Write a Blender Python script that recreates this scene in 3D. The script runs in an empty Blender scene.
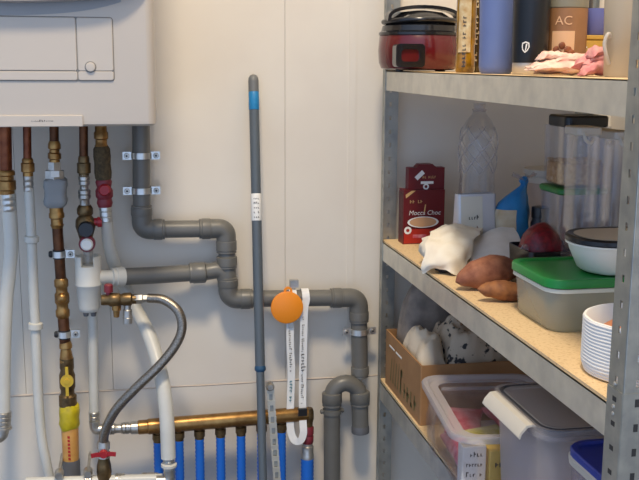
import bpy, math, random
from mathutils import Vector, Matrix, noise
random.seed(7)
SC = bpy.context.scene
COL = SC.collection
PI = math.pi

# ------------------------------------------------------------------ camera
FPX = 957.9
YAW, PITCH, ROLL = .1917, -.1828, .0059
CAM = Vector((0, 0, 1.55))
FW = Vector((math.sin(YAW)*math.cos(PITCH), math.cos(YAW)*math.cos(PITCH), math.sin(PITCH)))
_r = FW.cross(Vector((0, 0, 1))).normalized()
_u = _r.cross(FW)
RT = math.cos(ROLL)*_r + math.sin(ROLL)*_u
UP = -math.sin(ROLL)*_r + math.cos(ROLL)*_u
cd = bpy.data.cameras.new('camera')
cam = bpy.data.objects.new('camera', cd); COL.objects.link(cam)
cd.sensor_width = 36; cd.lens = FPX/639*36; cd.clip_start = .05
cam.matrix_world = Matrix(((RT.x, UP.x, -FW.x, CAM.x), (RT.y, UP.y, -FW.y, CAM.y), (RT.z, UP.z, -FW.z, CAM.z), (0, 0, 0, 1)))
SC.camera = cam

def ray(px, py): return FW + (px-319.5)/FPX*RT - (py-240)/FPX*UP
def at(px, py, Y):
    d = ray(px, py); return CAM + d*(Y/d.y)
def atz(px, py, z):
    d = ray(px, py); return CAM + d*((z-1.55)/d.z)
def atx(px, py, X):
    d = ray(px, py); return CAM + d*(X/d.x)
def M(n, Y=2.05): return n*Y*.985/FPX            # n photo pixels in metres at depth Y

WALL = 2.13

# ------------------------------------------------------------------ materials
def lin(c):
    return tuple((v/12.92 if v <= .04045 else ((v+.055)/1.055)**2.4) for v in (x/255 for x in c)) + (1,)
def nd(t, kind, **kw):
    n = t.nodes.new(kind)
    for k, v in kw.items():
        if k in n.inputs: n.inputs[k].default_value = v
        else: setattr(n, k, v)
    return n
MATS = {}
def mat(name, col, rough=.5, metal=0., col2=None, scale=40., bump=0., spec=.5, stretch=None, coat=0., sharp=None, sss=0.):
    m = bpy.data.materials.new(name); m.use_nodes = True
    t = m.node_tree; b = t.nodes['Principled BSDF']
    b.inputs['Base Color'].default_value = lin(col)
    b.inputs['Roughness'].default_value = rough
    b.inputs['Metallic'].default_value = metal
    b.inputs['Specular IOR Level'].default_value = spec
    b.inputs['Coat Weight'].default_value = coat
    if col2 or bump:
        tc = nd(t, 'ShaderNodeTexCoord'); mp = nd(t, 'ShaderNodeMapping')
        if stretch: mp.inputs['Scale'].default_value = stretch
        t.links.new(tc.outputs['Object'], mp.inputs['Vector'])
        n = nd(t, 'ShaderNodeTexNoise', Scale=scale, Detail=5.)
        t.links.new(mp.outputs['Vector'], n.inputs['Vector'])
        if col2:
            r = nd(t, 'ShaderNodeValToRGB')
            lo, hi = sharp or (.35, .65)
            r.color_ramp.elements[0].position = lo; r.color_ramp.elements[1].position = hi
            r.color_ramp.elements[0].color = lin(col); r.color_ramp.elements[1].color = lin(col2)
            t.links.new(n.outputs['Fac'], r.inputs['Fac']); t.links.new(r.outputs['Color'], b.inputs['Base Color'])
        if bump:
            bp = nd(t, 'ShaderNodeBump', Strength=bump, Distance=.002)
            t.links.new(n.outputs['Fac'], bp.inputs['Height']); t.links.new(bp.outputs['Normal'], b.inputs['Normal'])
    MATS[name] = m
    return m
def clear(name, tint, haze=.15, hazecol=(230, 230, 235), gloss=.12, rough=.08, edge=.22):
    """thin see-through plastic: mostly transmission, some reflection, a milky share"""
    m = bpy.data.materials.new(name); m.use_nodes = True
    t = m.node_tree; t.nodes.clear()
    out = nd(t, 'ShaderNodeOutputMaterial')
    tr = nd(t, 'ShaderNodeBsdfTransparent', Color=lin(tint))
    gl = nd(t, 'ShaderNodeBsdfGlossy', Roughness=rough); gl.inputs['Color'].default_value = (1, 1, 1, 1)
    df = nd(t, 'ShaderNodeBsdfDiffuse', Color=lin(hazecol))
    tl = nd(t, 'ShaderNodeBsdfTranslucent', Color=lin(hazecol))
    mdt = nd(t, 'ShaderNodeMixShader', Fac=.4)
    t.links.new(df.outputs[0], mdt.inputs[1]); t.links.new(tl.outputs[0], mdt.inputs[2])
    m1 = nd(t, 'ShaderNodeMixShader', Fac=haze)
    t.links.new(tr.outputs[0], m1.inputs[1]); t.links.new(mdt.outputs[0], m1.inputs[2])
    lw = nd(t, 'ShaderNodeLayerWeight', Blend=.35)
    mm = nd(t, 'ShaderNodeMath', operation='MULTIPLY_ADD'); mm.inputs[1].default_value = edge; mm.inputs[2].default_value = gloss*.12
    t.links.new(lw.outputs['Facing'], mm.inputs[0])
    m2 = nd(t, 'ShaderNodeMixShader')
    t.links.new(mm.outputs[0], m2.inputs[0]); t.links.new(m1.outputs[0], m2.inputs[1]); t.links.new(gl.outputs[0], m2.inputs[2])
    t.links.new(m2.outputs[0], out.inputs['Surface'])
    MATS[name] = m
    return m

mat('cream_wall_paint', (222, 214, 200), .75, col2=(218, 209, 195), scale=6, bump=.05)
mat('caulk', (206, 190, 172), .8)
mat('groove', (186, 180, 170), .8)
mat('floor_concrete', (104, 102, 100), .6, col2=(92, 90, 88), scale=8)
mat('ceiling_paint', (232, 230, 224), .8)
mat('boiler_white', (190, 180, 167), .3, coat=.4)
mat('boiler_shade', (148, 149, 150), .4)
mat('seam_grey', (128, 126, 122), .6)
mat('print_dark', (52, 50, 50), .6)
mat('grey_pvc', (98, 96, 90), .38, col2=(106, 104, 98), scale=9)
mat('grey_pvc_dark', (92, 93, 96), .42)
mat('white_pvc', (206, 204, 194), .38, col2=(197, 195, 186), scale=14)
mat('copper', (150, 92, 62), .38, .85, col2=(110, 62, 44), scale=30)
mat('old_copper', (112, 72, 46), .42, .8, col2=(78, 50, 34), scale=40)
mat('brass', (176, 138, 84), .34, .9, col2=(140, 102, 60), scale=45)
mat('dark_brass', (128, 104, 70), .4, .85, col2=(92, 74, 50), scale=60)
mat('hemp', (92, 76, 50), .9, col2=(66, 54, 36), scale=160, bump=.6)
mat('chrome', (206, 205, 200), .28, .85)
mat('nickel', (198, 194, 186), .32, .85, col2=(168, 164, 156), scale=50)
mat('galvanised', (224, 220, 206), .4, .72, col2=(204, 201, 190), scale=26, bump=.04)
mat('galvanised_upright', (176, 176, 168), .4, .75, col2=(152, 154, 150), scale=32, bump=.04)
mat('slot_dark', (46, 46, 48), .7)
mat('black_rubber', (30, 30, 31), .6)
mat('black_plastic', (22, 22, 24), .28)
mat('red_plastic', (158, 28, 38), .4)
mat('dark_red_plastic', (120, 34, 44), .45)
mat('yellow_metal', (222, 184, 62), .3, .4)
mat('yellow_tape', (206, 186, 26), .35, col2=(176, 156, 18), scale=40, bump=.3)
mat('orange_film', (214, 160, 84), .35, col2=(190, 132, 66), scale=30)
mat('red_print', (178, 34, 30), .6)
mat('pipe_grey', (98, 98, 100), .55)
mat('regulator_grey', (138, 140, 140), .6)
mat('hose_blue', (26, 104, 200), .4)
mat('braid', (158, 150, 138), .3, .9, col2=(120, 112, 102), scale=420, bump=.25)
mat('pole_grey', (84, 92, 98), .42)
mat('pole_blue', (30, 124, 176), .42)
mat('ring_blue', (36, 74, 104), .45)
mat('pole_cap', (104, 106, 106), .5)
mat('paper_white', (228, 226, 220), .7)
mat('strap_white', (226, 226, 224), .75, bump=.2, scale=300)
mat('teal_print', (40, 120, 130), .6)
mat('orange_plastic', (245, 146, 32), .4)
mat('chipboard', (222, 193, 148), .75, col2=(194, 160, 116), scale=190, bump=.12, sharp=(.5, .72))
mat('board_edge', (212, 186, 144), .8, col2=(190, 160, 116), scale=60)
mat('pot_red', (92, 14, 20), .24, coat=.5)
mat('pot_black', (26, 26, 28), .22, coat=.3)
mat('oil', (168, 120, 20), .12, col2=(96, 66, 10), scale=26, coat=.5)
mat('oil_dark', (70, 52, 12), .12, coat=.5)
mat('label_cream', (222, 206, 164), .6, col2=(190, 150, 92), scale=60)
mat('tumbler_blue', (106, 122, 168), .42, col2=(100, 116, 162), scale=14)
mat('flask_black', (14, 17, 22), .35)
mat('steel', (206, 200, 190), .38, .8)
mat('jar_brown', (152, 110, 74), .5, col2=(138, 98, 62), scale=20)
mat('jar_top', (128, 124, 106), .4)
mat('jar_pale', (216, 172, 130), .5)
mat('nut_brown', (140, 78, 44), .6, col2=(110, 58, 32), scale=60)
mat('tin_yellow', (190, 150, 62), .45, col2=(172, 132, 50), scale=14)
mat('cup_blue', (96, 104, 164), .4)
mat('dark_tin', (46, 46, 52), .4)
mat('beige_ceramic', (184, 168, 142), .35)
mat('towel_pink', (226, 176, 160), .95, col2=(236, 212, 192), scale=55, bump=.5)
mat('towel_rose', (206, 128, 130), .95, col2=(222, 160, 152), scale=90, bump=.6)
mat('carton_red', (100, 16, 22), .45)
mat('carton_dark', (70, 24, 26), .5, col2=(104, 62, 54), scale=120)
mat('carton_lit', (176, 40, 26), .45)
mat('carton_gold', (206, 166, 110), .5)
mat('coffee_cream', (206, 160, 118), .5)
mat('pouch_silver', (206, 206, 210), .35, .15)
mat('pouch_mouth', (40, 42, 48), .6)
mat('bag_blue', (34, 130, 190), .45, col2=(20, 106, 166), scale=24, bump=.4)
mat('bag_cream', (206, 194, 168), .6, col2=(186, 164, 130), scale=30, bump=.4)
mat('lid_white', (200, 195, 184), .45)
mat('pasta', (216, 176, 112), .6, col2=(178, 134, 76), scale=150, bump=.8)
mat('lid_green_dark', (38, 120, 52), .4)
mat('lid_green', (20, 128, 54), .35)
mat('net_red', (130, 10, 30), .35, col2=(88, 6, 22), scale=140, bump=.5)
mat('bag_white', (236, 228, 210), .7, col2=(226, 214, 194), scale=26, bump=.2)
mat('bag_grey', (228, 224, 218), .7, col2=(216, 212, 206), scale=26, bump=.15)
mat('potato_brown', (128, 74, 52), .7, col2=(160, 104, 76), scale=60, bump=.7)
mat('potato_orange', (160, 104, 58), .7, col2=(120, 72, 44), scale=60, bump=.7)
mat('bowl_white', (234, 230, 216), .4)
mat('foam_white', (240, 238, 234), .75)
mat('peach', (214, 140, 98), .6)
mat('cardboard', (164, 122, 80), .8, col2=(150, 110, 70), scale=14)
mat('print_brown', (104, 96, 52), .7)
mat('newsprint', (190, 174, 152), .85, col2=(52, 50, 52), scale=64, sharp=(.57, .62), bump=.3)
mat('newsprint_plain', (204, 190, 168), .85, bump=.2, scale=30)
mat('taupe_paper', (150, 138, 126), .85, col2=(118, 108, 100), scale=30, bump=.4)
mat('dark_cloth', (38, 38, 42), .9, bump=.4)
mat('pack_pink', (196, 60, 90), .4, col2=(226, 150, 160), scale=40)
mat('pack_yellow', (206, 196, 70), .35, col2=(228, 224, 170), scale=40, bump=.4)
mat('pack_white', (232, 232, 228), .5)
mat('pack_ochre', (220, 190, 90), .5)
mat('pack_rose', (222, 150, 156), .45, col2=(190, 60, 80), scale=50)
mat('lid_blue', (20, 50, 150), .35)
mat('grey_gasket', (70, 72, 80), .5)
mat('crystal_grey', (216, 204, 198), .85, col2=(190, 178, 172), scale=90, bump=.4)
clear('bottle_pet', (247, 249, 252), .02, (190, 196, 210), .3, .06, .35)
clear('clear_box', (248, 248, 250), .05, (200, 202, 210), .2)
clear('clear_tall', (247, 248, 251), .025, (196, 198, 208), .2)
clear('frosted_box', (240, 243, 236), .3, (240, 240, 230), .1, .25)
clear('frosted_grey', (240, 238, 240), .3, (232, 224, 220), .1, .3)
clear('tub_clear', (250, 249, 250), .035, (220, 212, 218), .15, .15)
mat('frost_solid', (214, 216, 202), .4)
mat('pouch_cream', (218, 212, 196), .45)
clear('milky_glint', (244, 243, 245), .5, (226, 222, 224), .1, .25)  # milky haze standing in for highlights on clear edges
clear('lid_frost', (244, 243, 245), .22, (220, 218, 220), .1, .25)
clear('lid_clear_grey', (214, 212, 214), .55, (232, 226, 222), .2, .2)
clear('tube_clear', (230, 228, 224), .2, (214, 212, 206), .3)

# ------------------------------------------------------------------ mesh builder
class MB:
    def __init__(s): s.v, s.f = [], []
    def add(s, vs, fs):
        n = len(s.v); s.v += [Vector(p) for p in vs]; s.f += [tuple(i+n for i in q) for q in fs]; return s
    def box(s, c, d):
        x, y, z = c; a, b, e = d[0]/2, d[1]/2, d[2]/2
        return s.add([(x+i*a, y+j*b, z+k*e) for k in (-1, 1) for j in (-1, 1) for i in (-1, 1)],
                     [(0, 2, 3, 1), (4, 5, 7, 6), (0, 1, 5, 4), (1, 3, 7, 5), (3, 2, 6, 7), (2, 0, 4, 6)])
    def loft(s, loops, cap0=True, cap1=True, closed=False):
        n = len(loops[0]); vs = [p for L in loops for p in L]; fs = []
        m = len(loops)
        for i in range(m if closed else m-1):
            a, b = i*n, ((i+1) % m)*n
            for j in range(n):
                k = (j+1) % n; fs.append((a+j, a+k, b+k, b+j))
        if not closed:
            if cap0: fs.append(tuple(reversed(range(n))))
            if cap1: fs.append(tuple((m-1)*n+j for j in range(n)))
        return s.add(vs, fs)
    def tube(s, pts, r, seg=14, caps=True, ripple=None):
        pts = [Vector(p) for p in pts]; n = len(pts)
        rr = r if isinstance(r, (list, tuple)) else [r]*n
        T = []
        for i in range(n):
            T.append((pts[min(i+1, n-1)]-pts[max(i-1, 0)]).normalized())
        ref = Vector((0, 1, 0)) if abs(T[0].y) < .8 else Vector((1, 0, 0))
        N = (ref - T[0]*ref.dot(T[0])).normalized(); loops = []
        for i in range(n):
            N = (N - T[i]*N.dot(T[i])).normalized(); B = T[i].cross(N)
            loops.append([pts[i]+(math.cos(2*PI*j/seg)*N+math.sin(2*PI*j/seg)*B)*rr[i] for j in range(seg)])
        return s.loft(loops, caps, caps)
    def lathe(s, p0, p1, prof, seg=20, cap0=True, cap1=True):
        """prof: (t along p0->p1 in 0..1, radius in metres)"""
        p0, p1 = Vector(p0), Vector(p1); ax = p1-p0; T = ax.normalized()
        ref = Vector((0, 1, 0)) if abs(T.y) < .8 else Vector((1, 0, 0))
        N = (ref-T*ref.dot(T)).normalized(); B = T.cross(N)
        return s.loft([[p0+ax*t+(math.cos(2*PI*j/seg)*N+math.sin(2*PI*j/seg)*B)*r for j in range(seg)] for t, r in prof], cap0, cap1)
    def ring(s, c, axis, r0, r1, h, seg=24):
        c = Vector(c); a = Vector(axis).normalized()
        ref = Vector((0, 1, 0)) if abs(a.y) < .8 else Vector((1, 0, 0))
        N = (ref-a*ref.dot(a)).normalized(); B = a.cross(N)
        prof = [(r0, -h/2), (r1, -h/2), (r1, h/2), (r0, h/2)]
        return s.loft([[c+a*z+(math.cos(2*PI*j/seg)*N+math.sin(2*PI*j/seg)*B)*r for j in range(seg)] for r, z in prof], closed=True)
    def blob(s, c, rad, amp=.1, fr=3., seed=0, nu=24, nv=14, power=1., rot=None):
        loops = []
        for i in range(nv+1):
            th = PI*(i+.0)/nv; th = min(max(th, .02), PI-.02); L = []
            for j in range(nu):
                ph = 2*PI*j/nu
                d = Vector((math.sin(th)*math.cos(ph), math.sin(th)*math.sin(ph), -math.cos(th)))
                if power != 1: d = Vector([math.copysign(abs(q)**power, q) for q in d])
                k = 1+amp*noise.noise(d*fr+Vector((seed*7.3, seed, 0)))
                p = Vector((d.x*rad[0]*k, d.y*rad[1]*k, d.z*rad[2]*k))
                if rot: p = rot @ p
                L.append(Vector(c)+p)
            loops.append(L)
        return s.loft(loops)
    def ribbon(s, pts, w, t, wd):
        """flat band: width w along vector wd(i), thickness t"""
        pts = [Vector(p) for p in pts]; n = len(pts); loops = []
        for i in range(n):
            T = (pts[min(i+1, n-1)]-pts[max(i-1, 0)]).normalized()
            W = Vector(wd(i) if callable(wd) else wd); W = (W-T*W.dot(T)).normalized(); Nn = T.cross(W)
            loops.append([pts[i]+W*(a*w/2)+Nn*(b*t/2) for a, b in ((-1, -1), (1, -1), (1, 1), (-1, 1))])
        return s.loft(loops)
    def sheet(s, fn, nu, nv, thick=.0012):
        """fn(u,v)->point; a thin shell with a back side"""
        g = [[Vector(fn(i/nu, j/nv)) for j in range(nv+1)] for i in range(nu+1)]
        vs, idx = [], {}
        for side in (0, 1):
            for i in range(nu+1):
                for j in range(nv+1):
                    a = g[min(i+1, nu)][j]-g[max(i-1, 0)][j]; b = g[i][min(j+1, nv)]-g[i][max(j-1, 0)]
                    nn = a.cross(b); nn = nn.normalized() if nn.length > 1e-12 else Vector((0, 0, 1))
                    idx[side, i, j] = len(vs); vs.append(g[i][j]+nn*(thick*(.5-side)))
        fs = []
        for i in range(nu):
            for j in range(nv):
                fs.append((idx[0, i, j], idx[0, i+1, j], idx[0, i+1, j+1], idx[0, i, j+1]))
                fs.append((idx[1, i, j+1], idx[1, i+1, j+1], idx[1, i+1, j], idx[1, i, j]))
        for i in range(nu):
            for j, fl in ((0, 0), (nv, 1)):
                q = (idx[0, i, j], idx[1, i, j], idx[1, i+1, j], idx[0, i+1, j]); fs.append(q if not fl else q[::-1])
        for j in range(nv):
            for i, fl in ((0, 1), (nu, 0)):
                q = (idx[0, i, j], idx[1, i, j], idx[1, i, j+1], idx[0, i, j+1]); fs.append(q if not fl else q[::-1])
        return s.add(vs, fs)
    def xf(s, m):
        s.v = [m @ p for p in s.v]; return s

def rr(cx, cy, w, d, r, z, n=5):
    """rounded rectangle loop, counter-clockwise"""
    r = min(r, w/2-1e-5, d/2-1e-5); L = []
    for (sx, sy, a0) in ((1, 1, 0), (-1, 1, PI/2), (-1, -1, PI), (1, -1, 1.5*PI)):
        for k in range(n+1):
            a = a0+PI/2*k/n; L.append(Vector((cx+sx*(w/2-r)+r*math.cos(a), cy+sy*(d/2-r)+r*math.sin(a), z)))
    return L
def rbox(mb, c, d, r=.006, e=.003):
    """rounded box resting on z = c.z, size d"""
    x, y, z = c; w, b, h = d
    return mb.loft([rr(x, y, w-2*e, b-2*e, max(r-e, .0005), z), rr(x, y, w, b, r, z+e), rr(x, y, w, b, r, z+h-e), rr(x, y, w-2*e, b-2*e, max(r-e, .0005), z+h)])
def tray(mb, x, y, z0, z1, w0, d0, w1, d1, r, t=.0022, rim=0., e=.005):
    """open container with wall thickness, tapering from base (w0,d0) to mouth (w1,d1)"""
    L = [rr(x, y, w0-2*e, d0-2*e, max(r-e, .002), z0), rr(x, y, w0, d0, r, z0+e), rr(x, y, w1, d1, r, z1-.004)]
    if rim: L += [rr(x, y, w1+2*rim, d1+2*rim, r+rim, z1-.004), rr(x, y, w1+2*rim, d1+2*rim, r+rim, z1)]
    else: L += [rr(x, y, w1, d1, r, z1)]
    L += [rr(x, y, w1-2*t, d1-2*t, max(r-t, .001), z1), rr(x, y, w0-2*t, d0-2*t, max(r-t, .001), z0+e+t), rr(x, y, w0-2*e-2*t, d0-2*e-2*t, max(r-e-t, .001), z0+t)]
    return mb.loft(L)
def fillet(pts, r, n=7):
    pts = [Vector(p) for p in pts]; out = [pts[0]]
    for i in range(1, len(pts)-1):
        a, b, c = pts[i-1], pts[i], pts[i+1]
        u, v = (a-b), (c-b); ri = min(r, u.length*.49, v.length*.49)
        p, q = b+u.normalized()*ri, b+v.normalized()*ri
        for k in range(n+1):
            t = k/n; out.append(p*(1-t)**2+b*2*t*(1-t)+q*t*t)
    out.append(pts[-1]); return out
def spline(pts, n=8):
    P = [Vector(p) for p in pts]; P = [P[0]*2-P[1]]+P+[P[-1]*2-P[-2]]; out = []
    for i in range(1, len(P)-2):
        for k in range(n):
            t = k/n; a, b, c, d = P[i-1:i+3]
            out.append(.5*((2*b)+(c-a)*t+(2*a-5*b+4*c-d)*t*t+(3*b-a-3*c+d)*t**3))
    out.append(P[-2]); return out

# ------------------------------------------------------------------ object helpers
def setp(o, label=None, cat=None, group=None, kind=None):
    if label: o['label'] = label
    if cat: o['category'] = cat
    if group: o['group'] = group
    if kind: o['kind'] = kind
    return o
def mesh(name, mb, m, org=Vector((0, 0, 0)), smooth=True, ang=40):
    me = bpy.data.meshes.new(name)
    me.from_pydata([tuple(p-org) for p in mb.v], [], mb.f); me.validate(); me.update()
    import bmesh
    bm = bmesh.new(); bm.from_mesh(me); bmesh.ops.recalc_face_normals(bm, faces=bm.faces); bm.to_mesh(me); bm.free()
    me.materials.append(MATS[m])
    if smooth:
        me.shade_smooth(); me.set_sharp_from_angle(angle=math.radians(ang))
    o = bpy.data.objects.new(name, me); COL.objects.link(o); return o
def thing(name, label, cat, loc, group=None, rz=0):
    o = bpy.data.objects.new(name, None); COL.objects.link(o); o.empty_display_size = .02
    o.location = loc; o.rotation_euler = (0, 0, rz)
    return setp(o, label, cat, group)
def part(name, mb, m, parent, label=None, local=False, smooth=True, ang=40, kind=None):
    """local=False: the mesh is in world coordinates and the thing is unrotated"""
    root = parent if parent.parent is None else parent.parent
    org = Vector((0, 0, 0)) if local else Vector(root.location)
    o = mesh(name, mb, m, org, smooth, ang); o.parent = parent
    return setp(o, label, kind=kind)
def single(name, mb, m, label, cat, group=None, loc=None, smooth=True, kind=None):
    if loc is None:
        n = len(mb.v); loc = Vector((sum(p.x for p in mb.v)/n, sum(p.y for p in mb.v)/n, min(p.z for p in mb.v)))
    o = mesh(name, mb, m, Vector(loc), smooth); o.location = loc
    return setp(o, label, cat, group, kind)
def copy_tree(o, parent=None):
    c = o.copy(); COL.objects.link(c)
    if parent: c.parent = parent
    for ch in list(o.children): copy_tree(ch, c)
    return c
def text_mb(s, size, place, align='CENTER', shear=0., ext=.0):
    """letters as flat geometry; place(x, y) puts a letter point on a surface"""
    cu = bpy.data.curves.new('t', 'FONT'); cu.body = s; cu.size = size; cu.align_x = align; cu.shear = shear
    cu.resolution_u = 3
    o = bpy.data.objects.new('t', cu); COL.objects.link(o)
    bpy.context.view_layer.update()
    me = bpy.data.meshes.new_from_object(o)
    mb = MB().add([place(v.co.x, v.co.y) for v in me.vertices], [tuple(p.vertices) for p in me.polygons])
    bpy.data.objects.remove(o); bpy.data.curves.remove(cu); bpy.data.meshes.remove(me)
    return mb
def scribble(mb, place, w, h, n, seed=0):
    """a line of small letter-like strokes too small to read"""
    R = random.Random(seed)
    for i in range(n):
        x = -w/2+w*(i+.5)/n
        if R.random() < .14: continue
        hh = h*R.choice((.6, .6, .65, 1)); ww = w/n*R.uniform(.45, .8)
        q = [(x-ww/2, 0), (x-ww/2+ww*.45, 0), (x-ww/2+ww*.45, hh), (x-ww/2, hh)]
        mb.add([place(*p) for p in q], [(0, 1, 2, 3)])
        y0 = R.choice((0, hh*.4, hh*.75))
        q = [(x-ww/2, y0), (x+ww/2, y0), (x+ww/2, y0+hh*.25), (x-ww/2, y0+hh*.25)]
        mb.add([place(*p) for p in q], [(0, 1, 2, 3)])
    return mb
def front(p, eps=.0006):
    """placement on a plane facing -Y, through point p"""
    return lambda x, y: Vector((p[0]+x, p[1]-eps, p[2]+y))
def on_cyl(c, r, a0, eps=.0005):
    """placement on an upright cylinder, a0 = angle of the text centre (-pi/2 faces the camera side)"""
    return lambda x, y: Vector((c[0]+(r+eps)*math.cos(a0+x/r), c[1]+(r+eps)*math.sin(a0+x/r), c[2]+y))

# ================================================================== SETTING
XL, XR, ZC = -1.5, 1.12, 4.65
# the back wall is boarded: panels with fine grooves between them
gx = [at(24, 350, WALL).x, at(112, 350, WALL).x, at(285, 130, WALL).x]
zs_l = at(135, 389, WALL).z
def struct(name, mb, m, smooth=False):
    return setp(mesh(name, mb, m, smooth=smooth), kind='structure')
w = MB()
edges = [XL]+gx+[XR]
for i in range(len(edges)-1):
    a, b = edges[i]+(.0004 if i else 0), edges[i+1]-(.0004 if i < len(edges)-2 else 0)
    w.box(((a+b)/2, WALL+.02, (zs_l+.002+ZC)/2), (b-a, .04, ZC-zs_l-.002))
w.box(((XL+XR)/2, WALL+.02, (zs_l-.002)/2), (XR-XL, .04, zs_l-.002))
w.box(((XL+XR)/2, WALL+.034, ZC/2), (XR-XL, .03, ZC))
struct('wall_back', w, 'cream_wall_paint')
# batten strip covering the joint right of the middle, and a caulked joint across the wall
b = MB(); xb = at(287, 130, WALL).x
b.box((at(352, 120, WALL).x, WALL-.001, (zs_l+ZC)/2), (.016, .002, ZC-zs_l))
struct('trim_1', b, 'cream_wall_paint')
c = MB(); pts = []
for i in range(41):
    x = XL+(XR-XL)*i/40
    pts.append((x, WALL+.001, zs_l+.0015*noise.noise(Vector((x*9, 0, 0)))))
c.tube(pts, [.0022+.0016*abs(noise.noise(Vector((p[0]*14, 3, 0)))) for p in pts], 6)
struct('trim_2', c, 'caulk')
struct('wall_right', MB().box((XR+.025, .8, ZC/2), (.05, 2.72, ZC)), 'cream_wall_paint')
struct('floor', MB().box(((XL+XR)/2, .4, -.025), (XR-XL, 3.55, .05)), 'floor_concrete')
struct('ceiling', MB().box(((XL+XR)/2, .35, ZC+.025), (XR-XL, 3.65, .05)), 'ceiling_paint')

# ================================================================== BOILER
BY = 1.83                                  # front face
br = at(157, 126, BY); zb = br.z; xr = br.x; xl = xr-.46; bt = zb+.72
bo = thing('boiler', 'white wall-hung boiler with a flap on its front, above the pipes', 'boiler', ((xl+xr)/2, WALL-.001, zb))
m_ = MB(); bw = xr-xl; bd = WALL-.001-BY
cx = (xl+xr)/2; cy = BY+bd/2
m_.loft([rr(cx, cy, bw-.012, bd-.012, .012, zb), rr(cx, cy, bw-.002, bd-.002, .016, zb+.004), rr(cx, cy, bw, bd, .018, zb+.012), rr(cx, cy, bw, bd, .018, bt-.006), rr(cx, cy, bw-.012, bd-.012, .014, bt)])
part('casing', m_, 'boiler_white', bo)
# bulging upper front whose lower edge bows downwards over a strip of painted shade
fx0, fx1 = xl+.012, at(150, 3, BY).x
def bulge_low(x):
    q = (x-(xl+xr)/2+.03)/(.5*(fx1-fx0)); return at(20, 4, BY).z+.016*min(q*q, 1.6)
g = MB(); loops = []
NX = 30
for i in range(NX+1):
    x = fx0+(fx1-fx0)*i/NX; q = abs(2*i/NX-1); dpt = .034*(1-q**6)+.001; zl_ = bulge_low(x)
    loops.append([Vector((x, BY+.002, zl_+.012)), Vector((x, BY-dpt*.55, zl_+.001)), Vector((x, BY-dpt, zl_+.004)), Vector((x, BY-dpt, zl_+.2)), Vector((x, BY-dpt*.6, bt-.04)), Vector((x, BY+.002, bt-.02))])
g.loft(loops)
part('upper_front_panel', g, 'boiler_white', bo)
rc = MB(); up_, lo_ = [], []  # flat grey strip, its colour stands in for shade below the bulge
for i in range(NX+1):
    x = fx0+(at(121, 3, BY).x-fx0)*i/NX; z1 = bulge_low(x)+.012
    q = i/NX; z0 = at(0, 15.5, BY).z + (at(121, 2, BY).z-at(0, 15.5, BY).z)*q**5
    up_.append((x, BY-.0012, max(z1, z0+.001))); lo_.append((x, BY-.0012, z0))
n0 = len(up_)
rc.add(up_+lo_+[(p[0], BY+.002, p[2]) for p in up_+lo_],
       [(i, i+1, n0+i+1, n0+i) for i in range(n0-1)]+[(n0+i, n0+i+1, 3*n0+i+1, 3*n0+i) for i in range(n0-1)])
part('shading', rc, 'boiler_shade', bo, 'grey curved strip painted as shade under the bulge')
# control flap: raised rounded panel with seams and a round button
fz1, fz0 = at(113, 18, BY).z, at(113, 80.5, BY).z
f1 = at(113, 50, BY).x; f0 = xl+.03
def plate(x0, x1, z0, z1, y, t, r=.004):
    mb = MB(); L = []
    for yy, e in ((y+.004, 0), (y-t+.0012, 0), (y-t, .0012)):
        L.append([Vector((p.x, yy, p.y)) for p in rr((x0+x1)/2, (z0+z1)/2, x1-x0-2*e, z1-z0-2*e, max(r-e, .0003), 0, 4)])
    return mb.loft(L)
part('flap_surround', plate(f0-.0016, f1+.0016, fz0-.0016, fz1+.0016, BY, .0012, .006), 'seam_grey', bo, 'thin grey joint line around the flap')
sx = at(77, 50, BY).x; sz = at(60, 71, BY).z; gp = .0007
fl = part('control_flap', plate(f0, sx-gp, sz+gp, fz1, BY, .0034), 'boiler_white', bo)
part('flap_rail', plate(f0, sx-gp, fz0, sz-gp, BY, .0034), 'boiler_white', bo)
fr = part('button_panel', plate(sx+gp, f1, sz+gp/2, fz1, BY, .0034), 'boiler_white', bo)
part('button_rail', plate(sx+gp, f1, fz0, sz-gp/2, BY, .0034), 'boiler_white', bo)
bp = at(90.5, 67, BY-.0034)
part('button_ring', MB().lathe(bp, bp-Vector((0, .0006, 0)), [(0, M(5.6, BY)), (1, M(5.4, BY))], 24), 'seam_grey', fr)
part('button', MB().lathe(bp+Vector((0, .001, 0)), bp-Vector((0, .005, 0)), [(0, M(4.6, BY)), (.7, M(4.6, BY)), (.92, M(4.1, BY)), (1, M(2.5, BY))], 24), 'boiler_white', fr)
s0, s1 = at(83, 115, BY), at(83, 126.5, BY)
bs = part('badge_strip', plate(f0, s0.x, s1.z, s0.z, BY, .004, .002), 'boiler_white', bo)
lt = MB()
pl = at(42, 121.6, BY-.0041)
scribble(lt, front(pl+Vector((-.0105, 0, 0)), .0003), .018, .0024, 7, 3)
scribble(lt, front(pl+Vector((.001, .0, -.0002)), .0003), .012, .0054, 3, 5)
scribble(lt, front(pl+Vector((.014, 0, 0)), .0003), .013, .003, 5, 4)
part('lettering', lt, 'print_dark', bs, smooth=False)

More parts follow.
